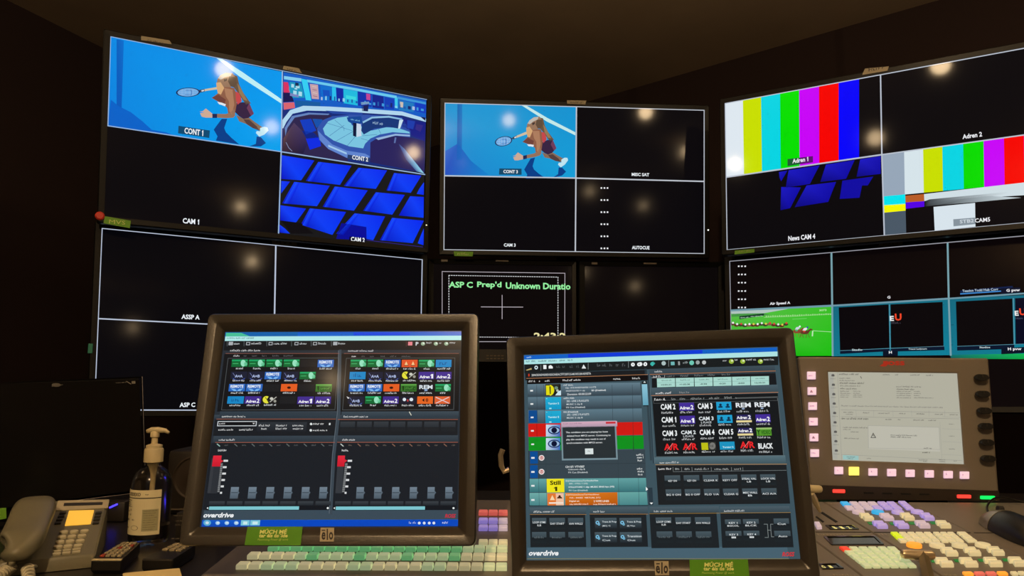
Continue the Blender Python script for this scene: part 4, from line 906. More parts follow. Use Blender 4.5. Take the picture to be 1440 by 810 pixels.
rows=[[('g',118,333),('g',238,333),('r',360,334),('oo',482,334),('g',603,334),('c',724,334)],
[('c',112,420),('a',236,420),('b',358,420),('y',480,418),('1',602,420),('2',724,420)],
[('r',106,507),('r',230,507),('o',352,507),('v',475,507),('m',598,507),('g',720,507)],
[('b',100,595),('g',222,594),('2',348,595),('d',472,595),('od',592,595),('ox',715,595)]]
for r_ in rows:
    for k,x,y in r_: icon(x,y,k,110,52,ww=34 if k=='g' else 10)
P_.line([(535,705),(548,728)],5,(220,220,200),6); P_.poly([(88,594),(110,606),(98,612)],(220,220,220),6)
# lower left quarter: zoom frame (250,580) x4.052
pic.z(250,580,4.052)
P_.rect(208,14,906,34,[(56,68,78),(44,54,62)],1); P_.scrib(252,24,390,11,(215,216,216),3); P_.line([(222,38),(900,38)],3,(160,90,70),3)
P_.rect(212,41,900,132,(26,30,35),1); P_.rect(228,50,448,78,(205,210,215),3); P_.rect(232,54,444,74,(18,20,24),4); P_.scrib(236,64,276,10,(225,225,225),5); P_.poly([(426,60),(440,60),(433,68)],(220,220,220),5)
for a in ((232,99,322),(350,99,428)): P_.scrib(a[0],a[1],a[2],11,(215,216,216),3)
for a in ((455,62,545,50),(550,62,640,50),(645,62,732,50)): P_.rect(a[0],55,a[2],108,[(44,50,56),(30,34,40)],2)
for a in ((462,75,527),(476,94,510),(560,75,625),(558,93,622),(654,75,720),(656,93,718)): P_.scrib(a[0],a[1],a[2],11,(215,216,216),3)
P_.ell(760,66,7,7,(220,225,225),3); P_.scrib(772,66,832,11,(215,216,216),3); P_.rect(862,60,870,72,(220,225,225),3); P_.ell(758,102,7,7,(220,225,225),3); P_.scrib(770,102,854,11,(215,216,216),3)
P_.rect(205,134,900,168,[(54,66,76),(42,52,60)],1); P_.scrib(234,157,328,11,(215,216,216),3); P_.line([(215,171),(895,171)],3,(160,90,70),3); P_.rect(190,174,892,552,(27,31,37),1)
for i in range(7):
    x=225+i*99; P_.line([(x,180),(x+14,192)],5,(150,190,180) if i==0 else (96,104,104),4); P_.scrib(x+42,187,x+66,9,(90,94,96),3)
P_.rect(262,175,400,196,(26,30,34),1.5); P_.scrib(230,217,276,11,(225,225,225),3)
for (ox_,k) in ((0,0),):
    P_.rect(206,305,228,458,(44,48,54),3); P_.rect(194,262,222,460,(52,56,62),2.5)
    P_.rect(203,246,243,308,[(226,40,60),(200,24,44)],5); P_.poly([(243,268),(262,276),(243,288)],(210,40,56),5)
    for i,(w_,) in enumerate(((24,),(20,),(20,),(18,),(16,),(10,))): P_.rect(262-i*4,270+i*36.5,262-i*4+w_,281+i*36.5,(215,218,220),5)
    for i in range(26): x=256-i*.75; P_.line([(x-10,292+i*6.4),(x,292+i*6.4)],2.4,(170,174,176),4)
def fader(x,y,w_=38,h=66,c=((112,128,142),(74,88,100))):
    P_.rect(x,y,x+w_,y+h,[c[0],c[1]],4); P_.poly([(x+w_,y+h*.28),(x+w_+10,y+h*.48),(x+w_,y+h*.68)],(84,98,110),4); P_.rect(x+1,y+h*.45,x+w_,y+h*.52,(60,72,82),5)
for i in range(6): fader(304+i*101.3-i*.2,425)
for i in range(7): P_.rect(180+i*101,506,266+i*101,530,[(58,64,70),(30,36,42)],3)
P_.rect(165,532,865,556,(20,24,30),2); P_.rect(180,536,690,554,(124,196,206),4); P_.poly([(165,545),(174,539),(174,551)],(225,230,230),5); P_.ell(855,545,6,6,(225,230,230),5)
P_.rect(150,558,1600,612,(58,74,86),1.5)
P_.text('overdrive',233,585,172,28,(235,238,240),5,.05,shear=.25)
P_.rect(140,613,1600,648,[(16,90,200),(10,66,176)],3); P_.rect(470,614,1593,646,(4,70,190),3.5)
P_.ell(168,629,22,17,(90,170,210),5); P_.ell(168,629,10,8,(200,220,230),6)
for x in (228,280,334): P_.ell(x,630,13,11,(150,195,235),5); P_.rect(x-5,626,x+8,632,(230,236,240),6)
for x,w_ in ((362,46),(415,52)): P_.rect(x,614,x+w_,644,(120,196,214),5); P_.rect(x+12,622,x+w_-12,638,(200,232,236),6)
# lower right quarter: zoom frame (460,580) x4.05
pic.z(460,580,4.05)
P_.rect(66,14,746,36,[(56,68,78),(44,54,62)],1); P_.scrib(94,25,230,11,(215,216,216),3); P_.line([(62,40),(744,40)],3,(160,90,70),3); P_.rect(62,43,742,130,(26,30,35),1)
for i in range(7): x=76+i*95.5; P_.rect(x,52,x+82,84,[(52,58,64),(38,44,50)],3); P_.rect(x,88,x+82,108,(30,34,38),2)
P_.rect(56,130,745,166,[(56,68,78),(44,54,62)],1); P_.scrib(86,157,160,11,(215,216,216),3); P_.line([(58,170),(744,170)],3,(160,90,70),3); P_.rect(48,174,742,552,(27,31,37),1)
for i in range(7):
    x=78+i*98; P_.line([(x,180),(x+14,192)],5,(190,200,196) if i==0 else (130,96,80),4); P_.scrib(x+44,187,x+66,9,(110,100,90),3)
P_.scrib(84,217,130,11,(225,225,225),3)
P_.rect(58,306,84,460,(52,56,62),2.5); P_.rect(62,246,98,308,[(226,40,60),(200,24,44)],5); P_.poly([(98,266),(116,274),(98,288)],(210,40,56),5)
for i,w_ in enumerate((24,20,20,18,16,10)): P_.rect(118-i*3.5,270+i*36.5,118-i*3.5+w_,281+i*36.5,(215,218,220),5)
for i in range(26): x=112-i*.7; P_.line([(x-8,292+i*6.4),(x+4,292+i*6.4)],2.4,(170,174,176),4)
for i in range(6): fader(169+i*101,425)
for i in range(7): P_.rect(46+i*100,506,134+i*100,530,[(58,64,70),(30,36,42)],3)
P_.rect(35,532,732,556,(20,24,30),2); P_.rect(50,536,557,554,(124,196,206),4); P_.ell(720,545,6,6,(225,230,230),5); P_.poly([(36,545),(45,539),(45,551)],(225,230,230),5)
P_.text('ROSS',702,589,62,22,(196,44,60),5,.06,shear=.25)
for a,b in ((466,482),(488,510)): P_.scrib(a,629,b,12,(190,205,225),5)
for x in (525,553,582,608): P_.ell(x,630,8,8,(215,225,235),5)
P_.scrib(656,629,690,11,(215,225,235),5)
pic.z(); 
for a in (((474.5,492),(464,712)),): pic.line([(478.5,493),(477,580),(470,640),(465.5,722)],3.4,(58,70,80),2.2); pic.line([(476.2,493),(474.5,580),(467.5,640),(463,722)],1,(90,102,112),2.4)
pic.build('screen',M_touch,tEL)
sticker(tEL,EL,[(348.3,740.5),(425.7,740.5),(423,767),(344,766.5)]); logo(tEL,EL,[(451,742),(470.2,742),(469.5,761.5),(449.8,761.5)])

# ---- right touchscreen
iR=[(736.5,499),(1093.5,487.5),(1125.5,786),(740.5,788)]
tER,_i,_o=elo(ER,iR,[(711.5,474.5),(1115,460.5),(1154,818),(720,820)],'right touchscreen on the desk, rundown page with a pop-up message box')
elo_stand(tER,ER,.24,1.30,.085)
obj('hinge_ring',MB().tube([ray(707,632,1.12),ray(704,640,1.12),ray(705,655,1.12),ray(709,663,1.12),ray(716,660,1.12)],.004,8),M_steel,tER,world=True,smooth=True)
pic=Pic(ER,y0=.0,dy=.00006); P_=pic; base(pic,iR,(60,82,92))
pic.z(710,460,4.5)
def sk(x): return -(x-122)*.0322       # top edges of this page lean with the screen
def R4(x0,y0,x1,y1,c,l=1): P_.rect(x0,y0,x1,y1,c,l)
def LQ(x0,y0,x1,y1,c,l): P_.poly([(x0,y0+sk(x0)),(x1,y0+sk(x1)),(x1,y1+sk(x1)),(x0,y1+sk(x0))],c,l)
LQ(122,180,1722,206,(10,96,196),1); LQ(400,180,1250,203,(8,56,214),2); LQ(122,206,1725,236,(172,226,226),1)
for a in ((134,156),(168,192),(212,262),(276,328),(346,384),(398,428)): P_.scrib(a[0],219+sk(a[0]),a[1],11,(60,90,96),3)
P_.scrib(138,192,170,10,(200,225,235),3)
LQ(124,236,1730,292,(22,28,30),1)
P_.poly([(132,272),(168,258),(170,268),(140,275)],(190,170,110),3); P_.ell(198,256,11,12,(215,235,240),3,hole=.5); P_.line([(228,240),(228,274)],2,(150,160,160),3)
P_.rect(243,240,263,265,(235,240,240),3); P_.poly([(277,262),(277,246),(290,240),(303,250),(303,262)],(235,240,240),3)
for x in (326,364,410,452): P_.scrib(x,250,x+22,18,(78,86,88),3)
P_.poly([(486,262),(498,236),(514,262)],(225,230,230),3); P_.line([(527,228),(527,268)],2,(150,160,160),3)
for x in (583,616,662,702,742): P_.scrib(x,242,x+24,18,(86,92,94),3)
P_.line([(782,218),(782,256)],2,(150,160,160),3)
for x,y in ((810,237),(849,236),(888,235)): P_.ell(x,y,12,12,(240,245,245),3); P_.rect(x-2,y-5,x+3,y+4,(30,40,44),4)
P_.ell(932,233,12,12,(40,150,150),3); P_.rect(927,221,938,246,(60,180,170),4); P_.rect(920,229,945,238,(60,180,170),4)
P_.rect(128,292,900,316,(24,28,32),1); P_.text('2004/35/NEWS/REV/SIXONE/ACTFT/20TCG-MOVE1200-REVISTA',356,299,376,14,(200,205,205),3,.02); P_.rect(148,296,156,312,(200,60,30),3); P_.line([(136,325),(905,300)],3,(176,120,80),3)
LQ(140,330,905,362,(14,12,14),2)
for a in ((150,190),(216,226),(252,286),(366,482),(686,732),(806,856)): P_.scrib(a[0],342+sk(a[0])*.9+3,a[1],12,(215,215,215),4)
# rundown rows
y0=[362,446,531,613,698]; 
def row(x0,x1,ya,yb,c,l=2): P_.poly([(x0,ya+sk(x0)*.5),(x1,ya+sk(x1)*.5),(x1+3,yb+sk(x1)*.5),(x0+1,yb+sk(x0)*.5)],c,l)
def rowg(x0,x1,ya,yb,ct,cb,l=2): P_.raw([P_.L(x0,ya+sk(x0)*.5),P_.L(x1,ya+sk(x1)*.5),P_.L(x1+3,yb+sk(x1)*.5),P_.L(x0+1,yb+sk(x0)*.5)],[(0,1,2,3)],[ct,ct,cb,cb],l)
rowg(144,856,362,440,(98,124,138),(52,66,76)); rowg(146,862,444,522,(92,118,132),(52,66,76)); rowg(148,866,527,608,(92,120,134),(64,82,92))
row(148,870,612,694,(206,26,20)); row(150,876,698,782,(14,142,30)); row(150,205,528,606,(10,74,140),3)
for y in (402,486,571,656,741): P_.rect(160+(y-400)*.02,y-4,178+(y-400)*.02,y+5,(225,230,230),4)
for i,x in enumerate((201,246,678,806)): P_.line([(x,365),(x+5,600)],2,(50,62,70),4); P_.line([(x+4,612),(x+7,780)],2.5,(120,20,16) if False else (40,60,50),4) if x in(806,) else None
P_.line([(202,612),(203,694)],2.5,(130,20,16),4); P_.line([(810,600),(812,690)],2.5,(130,20,16),4); P_.line([(812,690),(816,780)],2.5,(10,90,20),4)
P_.rect(256,362,355,432,(36,40,34),4); P_.rect(260,370,283,430,(226,220,20),5); P_.ell(284,400,28,34,(226,220,20),5,a0=-90,a1=90); P_.rect(284,376,291,424,(30,30,20),6); P_.line([(316,425),(350,368)],7,(20,22,24),6); P_.ell(325,385,12,10,(110,140,120),6); P_.poly([(318,432),(340,405),(355,400),(355,432)],(200,225,235),6); P_.ell(333,402,8,8,(180,190,180),7)
for y in (445,531): P_.rect(256,y,357,y+76,[(30,170,210),(14,150,196)],4); P_.text('Turning 2',308,y+40,70,16,(190,235,240),6,.03); P_.rect(280,y+66,295,y+74,(150,225,235),6); P_.rect(262,y+6,268,y+10,(150,225,235),6)
for y in (617,702): 
    P_.raw([P_.L(260,y),P_.L(350,y),P_.L(350,y+76),P_.L(260,y+76)],[(0,1,2,3)],[(205,225,240),(60,130,200),(30,90,180),(190,210,230)],4)
    P_.ell(312,y+36,40,26,(16,40,100),5); P_.ell(312,y+36,33,19,(150,180,215),6); P_.ell(312,y+36,18,18,(10,18,50),7)
for y,ww in ((368,70),): P_.scrib(370,y,440,11,(215,220,222),4)
P_.text('Clip - RTE INVESTIGATES 1+2 PTE',480,384,194,12,(215,222,225),4,.01); P_.text('INVESTIGATES 1+ clip',447,404,120,11,(215,222,225),4,.01); P_.text('B3 (Disabled)',594,401,90,13,(225,230,232),4,.02); P_.text('Duration: 00:00:22:09',470,424,150,13,(225,230,232),4,.01)
P_.scrib(372,451,440,12,(215,220,222),4); P_.text('202 - LINE 2 FLAGLETS',460,467,140,12,(215,222,225),4,.01); P_.text('MUSIC 2 clip B',440,489,100,12,(215,222,225),4,.01); P_.text('FX Cue (Disabled)',448,509,120,13,(215,222,225),4,.01)
P_.text('D2 (Disabled)',418,538,92,12,(225,230,232),4,.02); P_.text('202 - LINE 2 PLAYLETS',463,553,140,12,(215,222,225),4,.01); P_.text('MUSIC 2 clip B',442,575,100,12,(215,222,225),4,.01)
P_.rect(866,344,908,500,(20,28,32),2.5); P_.rect(866,362,908,494,[(140,196,216),(96,160,184)],4); P_.poly([(876,352),(892,352),(884,342)],(215,225,225),4)
P_.line([(908,300),(940,860)],7,(44,60,70),3); P_.line([(914,300),(947,860)],2,(96,116,124),3.5)
# lower rundown: zoom frame (710,620) x4.262
pic.z(710,620,4.262)
P_.poly([(146,60),(840,52),(846,222),(148,226)],(54,68,76),2); P_.line([(148,140),(842,134)],1.5,(36,46,52),3)
P_.rect(150,64,198,136,(8,76,146),3); P_.rect(150,146,198,222,(8,76,146),3)
for y in (102,186,269,354): P_.rect(158,y-5,178,y+5,(225,230,230),5)
for y in (102,185): P_.ell(220,y,17,17,(232,225,225),4); P_.ell(220,y,11,11,(200,90,80),5,hole=.6); P_.rect(218,y-6,223,y+5,(160,60,60),6)
for y,ws in ((84,44),(101,40),(118,36),(167,40),(184,36),(202,34)): P_.scrib(832-ws,y,832,12,(225,230,230),4)
P_.text('CH 07: VTV007',420,155,114,13,(225,230,230),4,.02); P_.text('Unknown clip B',430,172,100,12,(215,222,225),4,.01); P_.text('FX Cue (Disabled)',438,190,116,12,(215,222,225),4,.01)
P_.raw([P_.L(148,228),P_.L(845,222),P_.L(850,305),P_.L(148,308)],[(0,1,2,3)],[(100,162,162),(96,160,160),(52,110,116),(52,110,116)],3)
P_.raw([P_.L(148,312),P_.L(850,306),P_.L(856,384),P_.L(148,387)],[(0,1,2,3)],[(110,170,166),(100,164,160),(70,130,134),(70,130,134)],3)
P_.rect(250,228,357,308,(238,226,28),4); P_.text('Still',302,251,64,26,(60,58,10),5,.04); P_.text('1',304,288,20,26,(60,58,10),5,.05)
P_.text('D2/VisionStoryTarStudioNet',462,240,194,12,(225,235,235),4,.01); P_.text('202 - STILL 1 (VS)',440,257,112,11,(215,228,228),4,.01); P_.text('STILLSTORE 1 clip: MUSIC ENG hyc (VS)',518,277,274,12,(235,240,240),4,.02); P_.text('FX Cue (Disabled)',440,298,112,12,(215,228,228),4,.01)
P_.rect(254,314,354,386,(226,120,50),4); P_.rect(305,314,354,386,(238,190,160),5); P_.poly([(270,355),(284,325),(300,355)],(245,215,170),6); P_.ell(328,345,16,12,(70,40,20),6,a0=180,a1=360); P_.rect(264,368,350,376,(240,225,210),6); P_.ell(328,332,7,7,(60,30,20),6)
P_.raw([P_.L(362,312),P_.L(674,308),P_.L(676,384),P_.L(362,386)],[(0,1,2,3)],[(224,124,30),(206,108,26),(178,84,10),(190,90,14)],4)
P_.text('D2/VisionStoryTarHeadlines',466,323,198,11,(245,225,200),5,.01); P_.text('1VS - INVES  VIRTUAL (V1)',480,342,186,11,(245,230,210),5,.01); P_.text('Digital wt',416,362,60,12,(245,230,210),5,.02); P_.text('2 WIPE LINES',578,361,92,12,(245,230,210),5,.02); P_.scrib(388,380,505,10,(245,230,210),5); P_.scrib(530,380,668,10,(245,230,210),5)
for x in (200,246,678,798): P_.line([(x-1,60),(x+6,386)],1.6,(44,60,66),3.6)
P_.line([(146,390),(858,386)],3,(20,30,34),4); P_.line([(144,60),(146,390)],3,(16,24,28),4)
P_.poly([(845,275),(845,300),(858,290)],(235,240,240),6); P_.rect(856,280,890,385,(40,56,66),2); P_.poly([(868,370),(888,370),(878,381)],(235,240,240),5)
# bottom boxes
def box(x0,y0,x1,y1,title,tx1): 
    P_.rect(x0,y0,x1,y1,(28,34,38),2); P_.rect(x0,y0-40,x1,y0-2,[(74,92,102),(50,66,74)],2); P_.scrib(x0+22,y0-16,tx1,12,(205,208,208),4); P_.line([(x0,y0-1),(x1,y0-1)],2.4,(170,120,60),3)
def btn(x0,y0,x1,y1,l1=None,l2=None,dim=False):
    P_.rect(x0,y0,x1,y1,[(70,86,94),(36,44,50)],3); P_.rect(x0,(y0+y1)/2,x1,y1,[(24,30,34),(30,38,42)],4); c=(96,108,112) if dim else (220,226,228)
    cx=(x0+x1)/2; cy=(y0+y1)/2; w_=(x1-x0)*.86
    if dim: P_.scrib(x0+14,cy,x1-12,12,c,5); return
    if l1: P_.text(l1,cx,cy-(8 if l2 else 0),w_ if len(l1)>6 else w_*.6,12,c,5,.01)
    if l2: P_.text(l2,cx,cy+10,w_*(.3 if len(l2)<4 else .8),11,c,5,.01)
box(150,442,488,636,'',300); box(508,440,858,634,'',605)
for x0,x1,l1,l2 in ((162,250,'LOOP GYMS','ILB'),(266,362,'DAY START',None),(378,472,'AVA WALLS',None)): btn(x0,462,x1,530,l1,l2)
for x0,x1 in ((162,250),(268,362),(380,474)): btn(x0,546,x1,612,'DISABLED',None,True)
for x0,y,l1,l2 in ((538,462,'Trans & Prep','(MIX) +2'),(686,462,'Trans & Prep','(B) Wipe'),(538,547,'Trans & Prep','Cut'),(688,547,'Transition','Out')):
    P_.rect(x0,y,x0+134,y+62,[(70,86,94),(32,40,46)],3); P_.ell(x0+17,y+28,11,11,(120,190,225),5,hole=.45); P_.ell(x0+26,y+38,7,7,(120,190,225),5,hole=.4)
    P_.text(l1,x0+88,y+24,86,13,(215,225,230),5,.01); P_.text(l2,x0+70,y+48,48,11,(205,215,220),5,.01)
P_.rect(135,640,1700,706,(70,96,110),1)
P_.text('overdrive',232,672,178,32,(235,238,240),5,.05,shear=.25); P_.line([(136,706),(1700,706)],4,(120,120,90),5)
# right half upper: zoom frame (900,460) x4.265
pic.z(900,460,4.265); P_.rect(40,245,60,800,(50,66,74),1)
for x,y,k in ((3,222,0),(32,222,0)): P_.ell(x,y,11,12,(230,235,235),3)
P_.poly([(64,218),(78,206),(92,218),(78,232)],(50,160,150),3); P_.ell(142,217,13,13,(170,190,190),3); P_.line([(172,200),(172,236)],2,(150,160,160),3)
P_.rect(184,208,208,228,(110,180,180),3); P_.rect(228,206,240,228,(150,155,155),3); P_.scrib(258,214,285,14,(160,170,170),3); P_.ell(310,214,14,14,(110,200,180),3); P_.ell(346,212,12,12,(150,160,160),3); P_.ell(384,212,12,12,(190,195,195),3)
P_.scrib(496,202,522,11,(205,208,208),3)
for x,x1 in ((548,590),(616,694),(722,800)): P_.ell(x,206,15,14,(150,180,60),3); P_.ell(x+4,202,7,6,(220,235,180),4); P_.scrib(x+(20 if x<560 else 20),196,x1,12,(205,208,208),3)
P_.rect(55,252,812,276,[(60,76,86),(50,64,72)],2); P_.scrib(88,268,135,12,(215,216,216),3); P_.line([(60,284),(812,263)],3,(190,120,70),3); P_.poly([(70,290),(812,268),(820,345),(72,364)],(22,26,30),2)
for a in ((78,126),(160,210),(242,296),(326,378),(406,458),(490,544)): P_.scrib(a[0],298-(a[0]-78)*.03,a[1],12,(220,220,220) if a[0]<100 else (110,116,118),3)
P_.line([(148,288),(148,303),(70,304)],2,(190,196,196),3)
for i in range(6):
    x=101+i*112.6; y=308-i*2.4; P_.poly([(x,y),(x+109,y-2.4),(x+110,y+50),(x+2,y+53)],(168,214,204),4); P_.line([(x+2,y+27),(x+109,y+25)],1.5,(110,160,154),5); P_.scrib(x+28,y+13,x+88,8,(80,110,106),5); P_.text(('+0:02:21','+1:05:38','-0:30','-0:20','-0:00','12:35:21')[i],x+54,y+38,(62 if i in(0,1,5) else 42),9,(40,60,56),5)
P_.rect(60,364,830,392,[(72,92,102),(56,72,80)],2); P_.scrib(94,398,188,13,(220,220,220),4); P_.scrib(236,393,300,12,(150,150,150),4); P_.line([(68,411),(828,391)],3,(190,120,70),3); P_.poly([(72,416),(826,396),(858,768),(98,776)],(20,24,27),2.5)
for i,a in enumerate(((86,154),(188,212),(238,270),(304,384),(414,476),(506,552),(574,582))): P_.scrib(a[0],435-(a[0]-86)*.024,a[1],13,(225,225,225) if i==0 else (140,146,146),4)
P_.line([(570,425),(826,418)],2,(130,136,136),3.5); P_.frame(80,440,826,441,2,(90,96,98),3)
def ic2(x,y,k,txt=None,w_=94,h=46):
    if k=='w': P_.text(txt,x+w_/2,y+h*.45,w_*.94,h*.74,(232,236,238),4,.055)
    elif k=='x': P_.text(txt,x+w_/2,y+h*.35,w_*.94,h*.5,(220,226,230),4,.05); P_.text('L PLACE',x+w_*.5,y+h*.85,w_*.66,h*.26,(190,196,200),4,.03)
    elif k in '12': P_.rect(x,y,x+w_,y+h,(66,44,150),3); P_.text('Adren',x+w_*.38,y+h*.66,w_*.66,h*.42,(240,240,245),4,.05); P_.text(k,x+w_*.84,y+h*.58,w_*.18,h*.6,(240,240,245),4,.07)
    elif k=='n': P_.rect(x,y,x+w_,y+h,(40,36,90),3); P_.text('Adren',x+w_*.36,y+h*.36,w_*.66,h*.4,(240,240,245),4,.05); P_.text('2',x+w_*.84,y+h*.3,w_*.18,h*.52,(240,240,245),4,.06); P_.rect(x,y+h*.74,x+w_,y+h*.96,(230,214,150),4)
    elif k=='c': P_.rect(x,y,x+w_,y+h,(28,156,206),3); [(P_.ell(x+w_*c,y+h*.38,8,8,(10,50,80),4),P_.rect(x+w_*c-13,y+h*.55,x+w_*c+13,y+h*.75,(10,50,80),4)) for c in (.28,.74)]
    elif k=='m': P_.text('REM',x+w_/2,y+h*.4,w_*.96,h*.62,(225,230,235),4,.06); P_.ell(x+w_/2,y+h*.88,9,5,(150,170,200),4)
    elif k=='g': P_.rect(x,y,x+w_,y+h,(84,150,44),3); P_.rect(x,y,x+w_,y+8,(150,190,110),4); P_.text('Y',x+w_*.16,y+h*.58,22,32,(16,60,16),4,.06); P_.text('VIDEO',x+w_*.62,y+h*.58,58,24,(36,96,24),4,.04)
    elif k=='r': P_.rect(x,y,x+w_,y+h,(20,20,22),3); P_.text('A/R',x+w_*.5,y+h*.48,w_*.94,h*.86,(226,36,40),4,.08); P_.line([(x+20,y+h),(x+w_*.6,y)],2,(240,160,160),5)
    elif k=='y': P_.rect(x,y,x+w_,y+h,(50,52,48),3); P_.rect(x+4,y+4,x+w_*.5,y+h,(190,190,20),4); P_.ell(x+w_*.75,y+h*.5,19,21,(120,120,116),4); P_.scrib(x+w_*.58,y+h*.5,x+w_*.95,14,(30,30,30),5)
    elif k=='t': P_.rect(x,y,x+w_,y+h,(26,146,190),3); P_.text('Turning 2',x+w_*.55,y+h*.72,w_*.7,h*.3,(190,235,240),4,.04)
    P_.scrib(x+8,y+h+12,x+w_-8,13,(196,200,202),4)
G2=[[('w',121,457,'CAM 2'),('2',233,454,0),('w',343,453,'CAM 3'),('c',456,449,0),('m',572,449,0),('m',685,446,0)],
[('w',126,535,'CAM 1'),('1',238,533,0),('x',350,532,'CAM 3'),('c',462,528,0),('n',577,526,0),('2',691,524,0)],
[('w',131,616,'CAM 3'),('x',243,615,'CAM 2'),('w',355,610,'CAM 4'),('w',468,608,'CAM 5'),('n',585,605,0),('g',696,604,0)],
[('r',141,696,0),('r',253,694,0),('y',363,690,0),('t',476,688,0),('r',597,684,0),('w',706,692,'BLACK')]]
for r_ in G2:
    for k,x,y,tx in r_: ic2(x,y,k,tx)
P_.line([(826,425),(862,770),(98,778)],2.5,(96,106,108),3.6)
# right half lower: zoom frame (900,630) x4.5
pic.z(900,630,4.5)
P_.rect(90,60,925,104,[(86,112,122),(60,80,88)],2.7); P_.scrib(124,94,250,13,(205,208,208),4); P_.line([(98,106),(928,102)],3,(180,130,70),4); P_.poly([(100,110),(926,106),(950,352),(116,360)],(28,32,35),2.8)
for i,a in enumerate(((116,196),(222,250),(282,316),(346,438),(472,566),(596,638))): 
    P_.scrib(a[0],134,a[1],13,(230,230,230) if i==0 else (170,176,176),4); P_.line([(a[1]+12,122),(a[1]+14,146)],1.6,(160,166,166),4)
P_.line([(210,150),(926,141)],2,(130,140,142),4)
for j,(y,r_) in enumerate(((174,(('KEY ON',0),('KEY ON',0),('CLEAR K',0),('KEY1 OFF',0),('STEAL VAL','LB'),('LOCK VAL','LB'))),(262,(('BG 0 ON',0),('BG 0 OFF',0),('FLO 1/A',0),('CLEAR G',0),('MISC WALL','B'),('ACI A/A',0))))):
    for i,(a,b) in enumerate(r_): x=154+j*7+i*121; btn(x,y-i*1.4,x+104,y+68-i*1.4,a,b or None)
P_.rect(60,412,502,632,(28,34,38),2.9); P_.rect(60,372,502,408,[(74,92,102),(54,70,78)],2.8); P_.scrib(88,402,206,12,(205,208,208),4); P_.line([(60,416),(502,412)],2.4,(170,130,60),4)
P_.poly([(508,412),(952,408),(972,628),(520,632)],(28,34,38),2.9); P_.rect(506,372,948,404,[(74,92,102),(54,70,78)],2.8); P_.scrib(532,399,662,12,(205,208,208),4); P_.line([(508,412),(952,408)],2.4,(170,130,60),4)
for i,(l1,l2) in enumerate((('LOOP GYMS','ILB'),('DAY START',None),('AVA WALLS',None))): btn(98+i*124,440-i*1,202+i*124,510,l1,l2); btn(104+i*124,528,208+i*124,600,' DISABLED',None,True)
for x,y,l1,l2 in ((536,452,'KEY 1','BGCOL'),(650,450,'KEY 2','BLCK'),(540,526,'KEY 3','---'),(654,524,'KEY 4','---')): btn(x,y,x+106,y+60,l1,l2)
btn(844,446,948,514,'Cut'); btn(848,524,958,592,'Auto')
for a in ([(784,482),(806,482),(808,520),(828,520),(826,482),(842,482)],[(808,520),(812,566),(790,566)],[(828,520),(832,562),(848,562)]): P_.line(a,2.6,(140,150,150),4)
P_.text('ROSS',938,672,80,28,(206,44,50),5,.06,shear=.3)
# pop-up message: zoom frame (740,500) x5.06
pic.z(740,500,5.06)
P_.rect(246,470,652,740,(116,140,150),8); P_.rect(250,474,648,504,[(216,170,190),(170,150,170)],9); P_.rect(566,472,636,484,(200,40,50),10); P_.scrib(262,486,400,8,(120,100,120),10)
P_.rect(258,508,640,728,(40,48,52),9)
for tx,x0,w_,y in (('The condition you are playing has been',282,298,546),('deleted from MPCS server. Continuing to',288,312,571),('play this condition may result in out of',285,280,597),('synchronization with MPCS server.',286,258,622)): P_.text(tx,x0+w_/2,y,w_,15,(225,230,232),10,.015)
P_.rect(418,662,478,702,(215,225,225),10); P_.scrib(438,681,458,10,(110,120,120),11)
pic.build('screen',M_touch,tER)
sticker(tER,ER,[(969.5,787),(1051.5,786.5),(1054,813),(970.5,814)]); logo(tER,ER,[(920,789),(940,789),(941,809),(921.5,809)])

# ------------------------------------------------------------------ left end of the desk
# dark computer monitor standing at an angle
LMs=.74
LM=Plane(48.05,-8.04,-3.59,(-1.2382*LMs,1.9846*LMs,-.1757*LMs))
t=thing('computer_monitor','dark glossy computer monitor, switched off, at the left end of the desk','monitor',LM.mw())
o4=[LM.loc(*a) for a in ((-120,541.5),(200,529),(205.5,691.5),(-115,739))]; i4=[LM.loc(*a) for a in ((-115,547),(196,534.5),(200.5,688),(-110,730))]
mb=MB(); mb.loops([L3(i4,.0),L3(i4,-.001),L3(rquad(o4,-.001,.003,4),-.002),L3(rquad(o4,0,.003,4),-.001),L3(rquad(o4,0,.003,4),.018)]); obj('bezel',mb,mat('glossy_black_bezel',(16,15,14),.18),t)
obj('rear_housing',MB().loops([L3(rquad(o4,-.001,.003,4),.017),L3(rquad(o4,-.02,.01,4),.03)],True,True),M_bez,t)
pic=Pic(LM,y0=.0,dy=.0001); base(pic,i4 and [(-115,547),(196,534.5),(200.5,688),(-110,730)],(11,11,10)); pic.build('screen',M_lcd,t)
pic=Pic(LM,y0=-.0024); pic.ell(79,541.4,6.5,2.6,(96,92,86),1); pic.line([(73,543.5),(88,541)],1,(90,88,82),1); pic.scrib(163,538.5,178,1.6,(120,116,108),1); pic.line([(178,536.4),(184,540)],1.2,(120,116,108),1); pic.rect(185,536,190.5,539.5,(110,108,100),1); pic.build('front_marks',M_print,t)
e=[(lambda q:(q[0],-.0026,q[1]))(LM.loc(*a,-.0026)) for a in ((86,706.5),(205,691.5),(200,529.5))]
obj('edge_strip',MB().tube(e,.0008,6),mat('polished_edge',(150,145,150),.25,metal=.8),t)
c=LM.world(-.0,.03,-.05); obj('stand_neck',MB().tube([c,(c[0]-.02,c[1]+.03,DZ+.01)],[.02,.024],12),M_bez,t,world=True); obj('stand_base',MB().lathe([(.10,0),(.10,.006),(.09,.012),(.02,.016)],32,c[0]-.02,c[1]+.03),M_bez,t,world=False) if False else None
mb=MB(); mb.lathe([(.09,DZ+.0005),(.09,DZ+.006),(.08,DZ+.012),(.02,DZ+.016)],32,c[0]-.02,c[1]+.03); obj('stand_base',mb,M_bez,t,world=True)
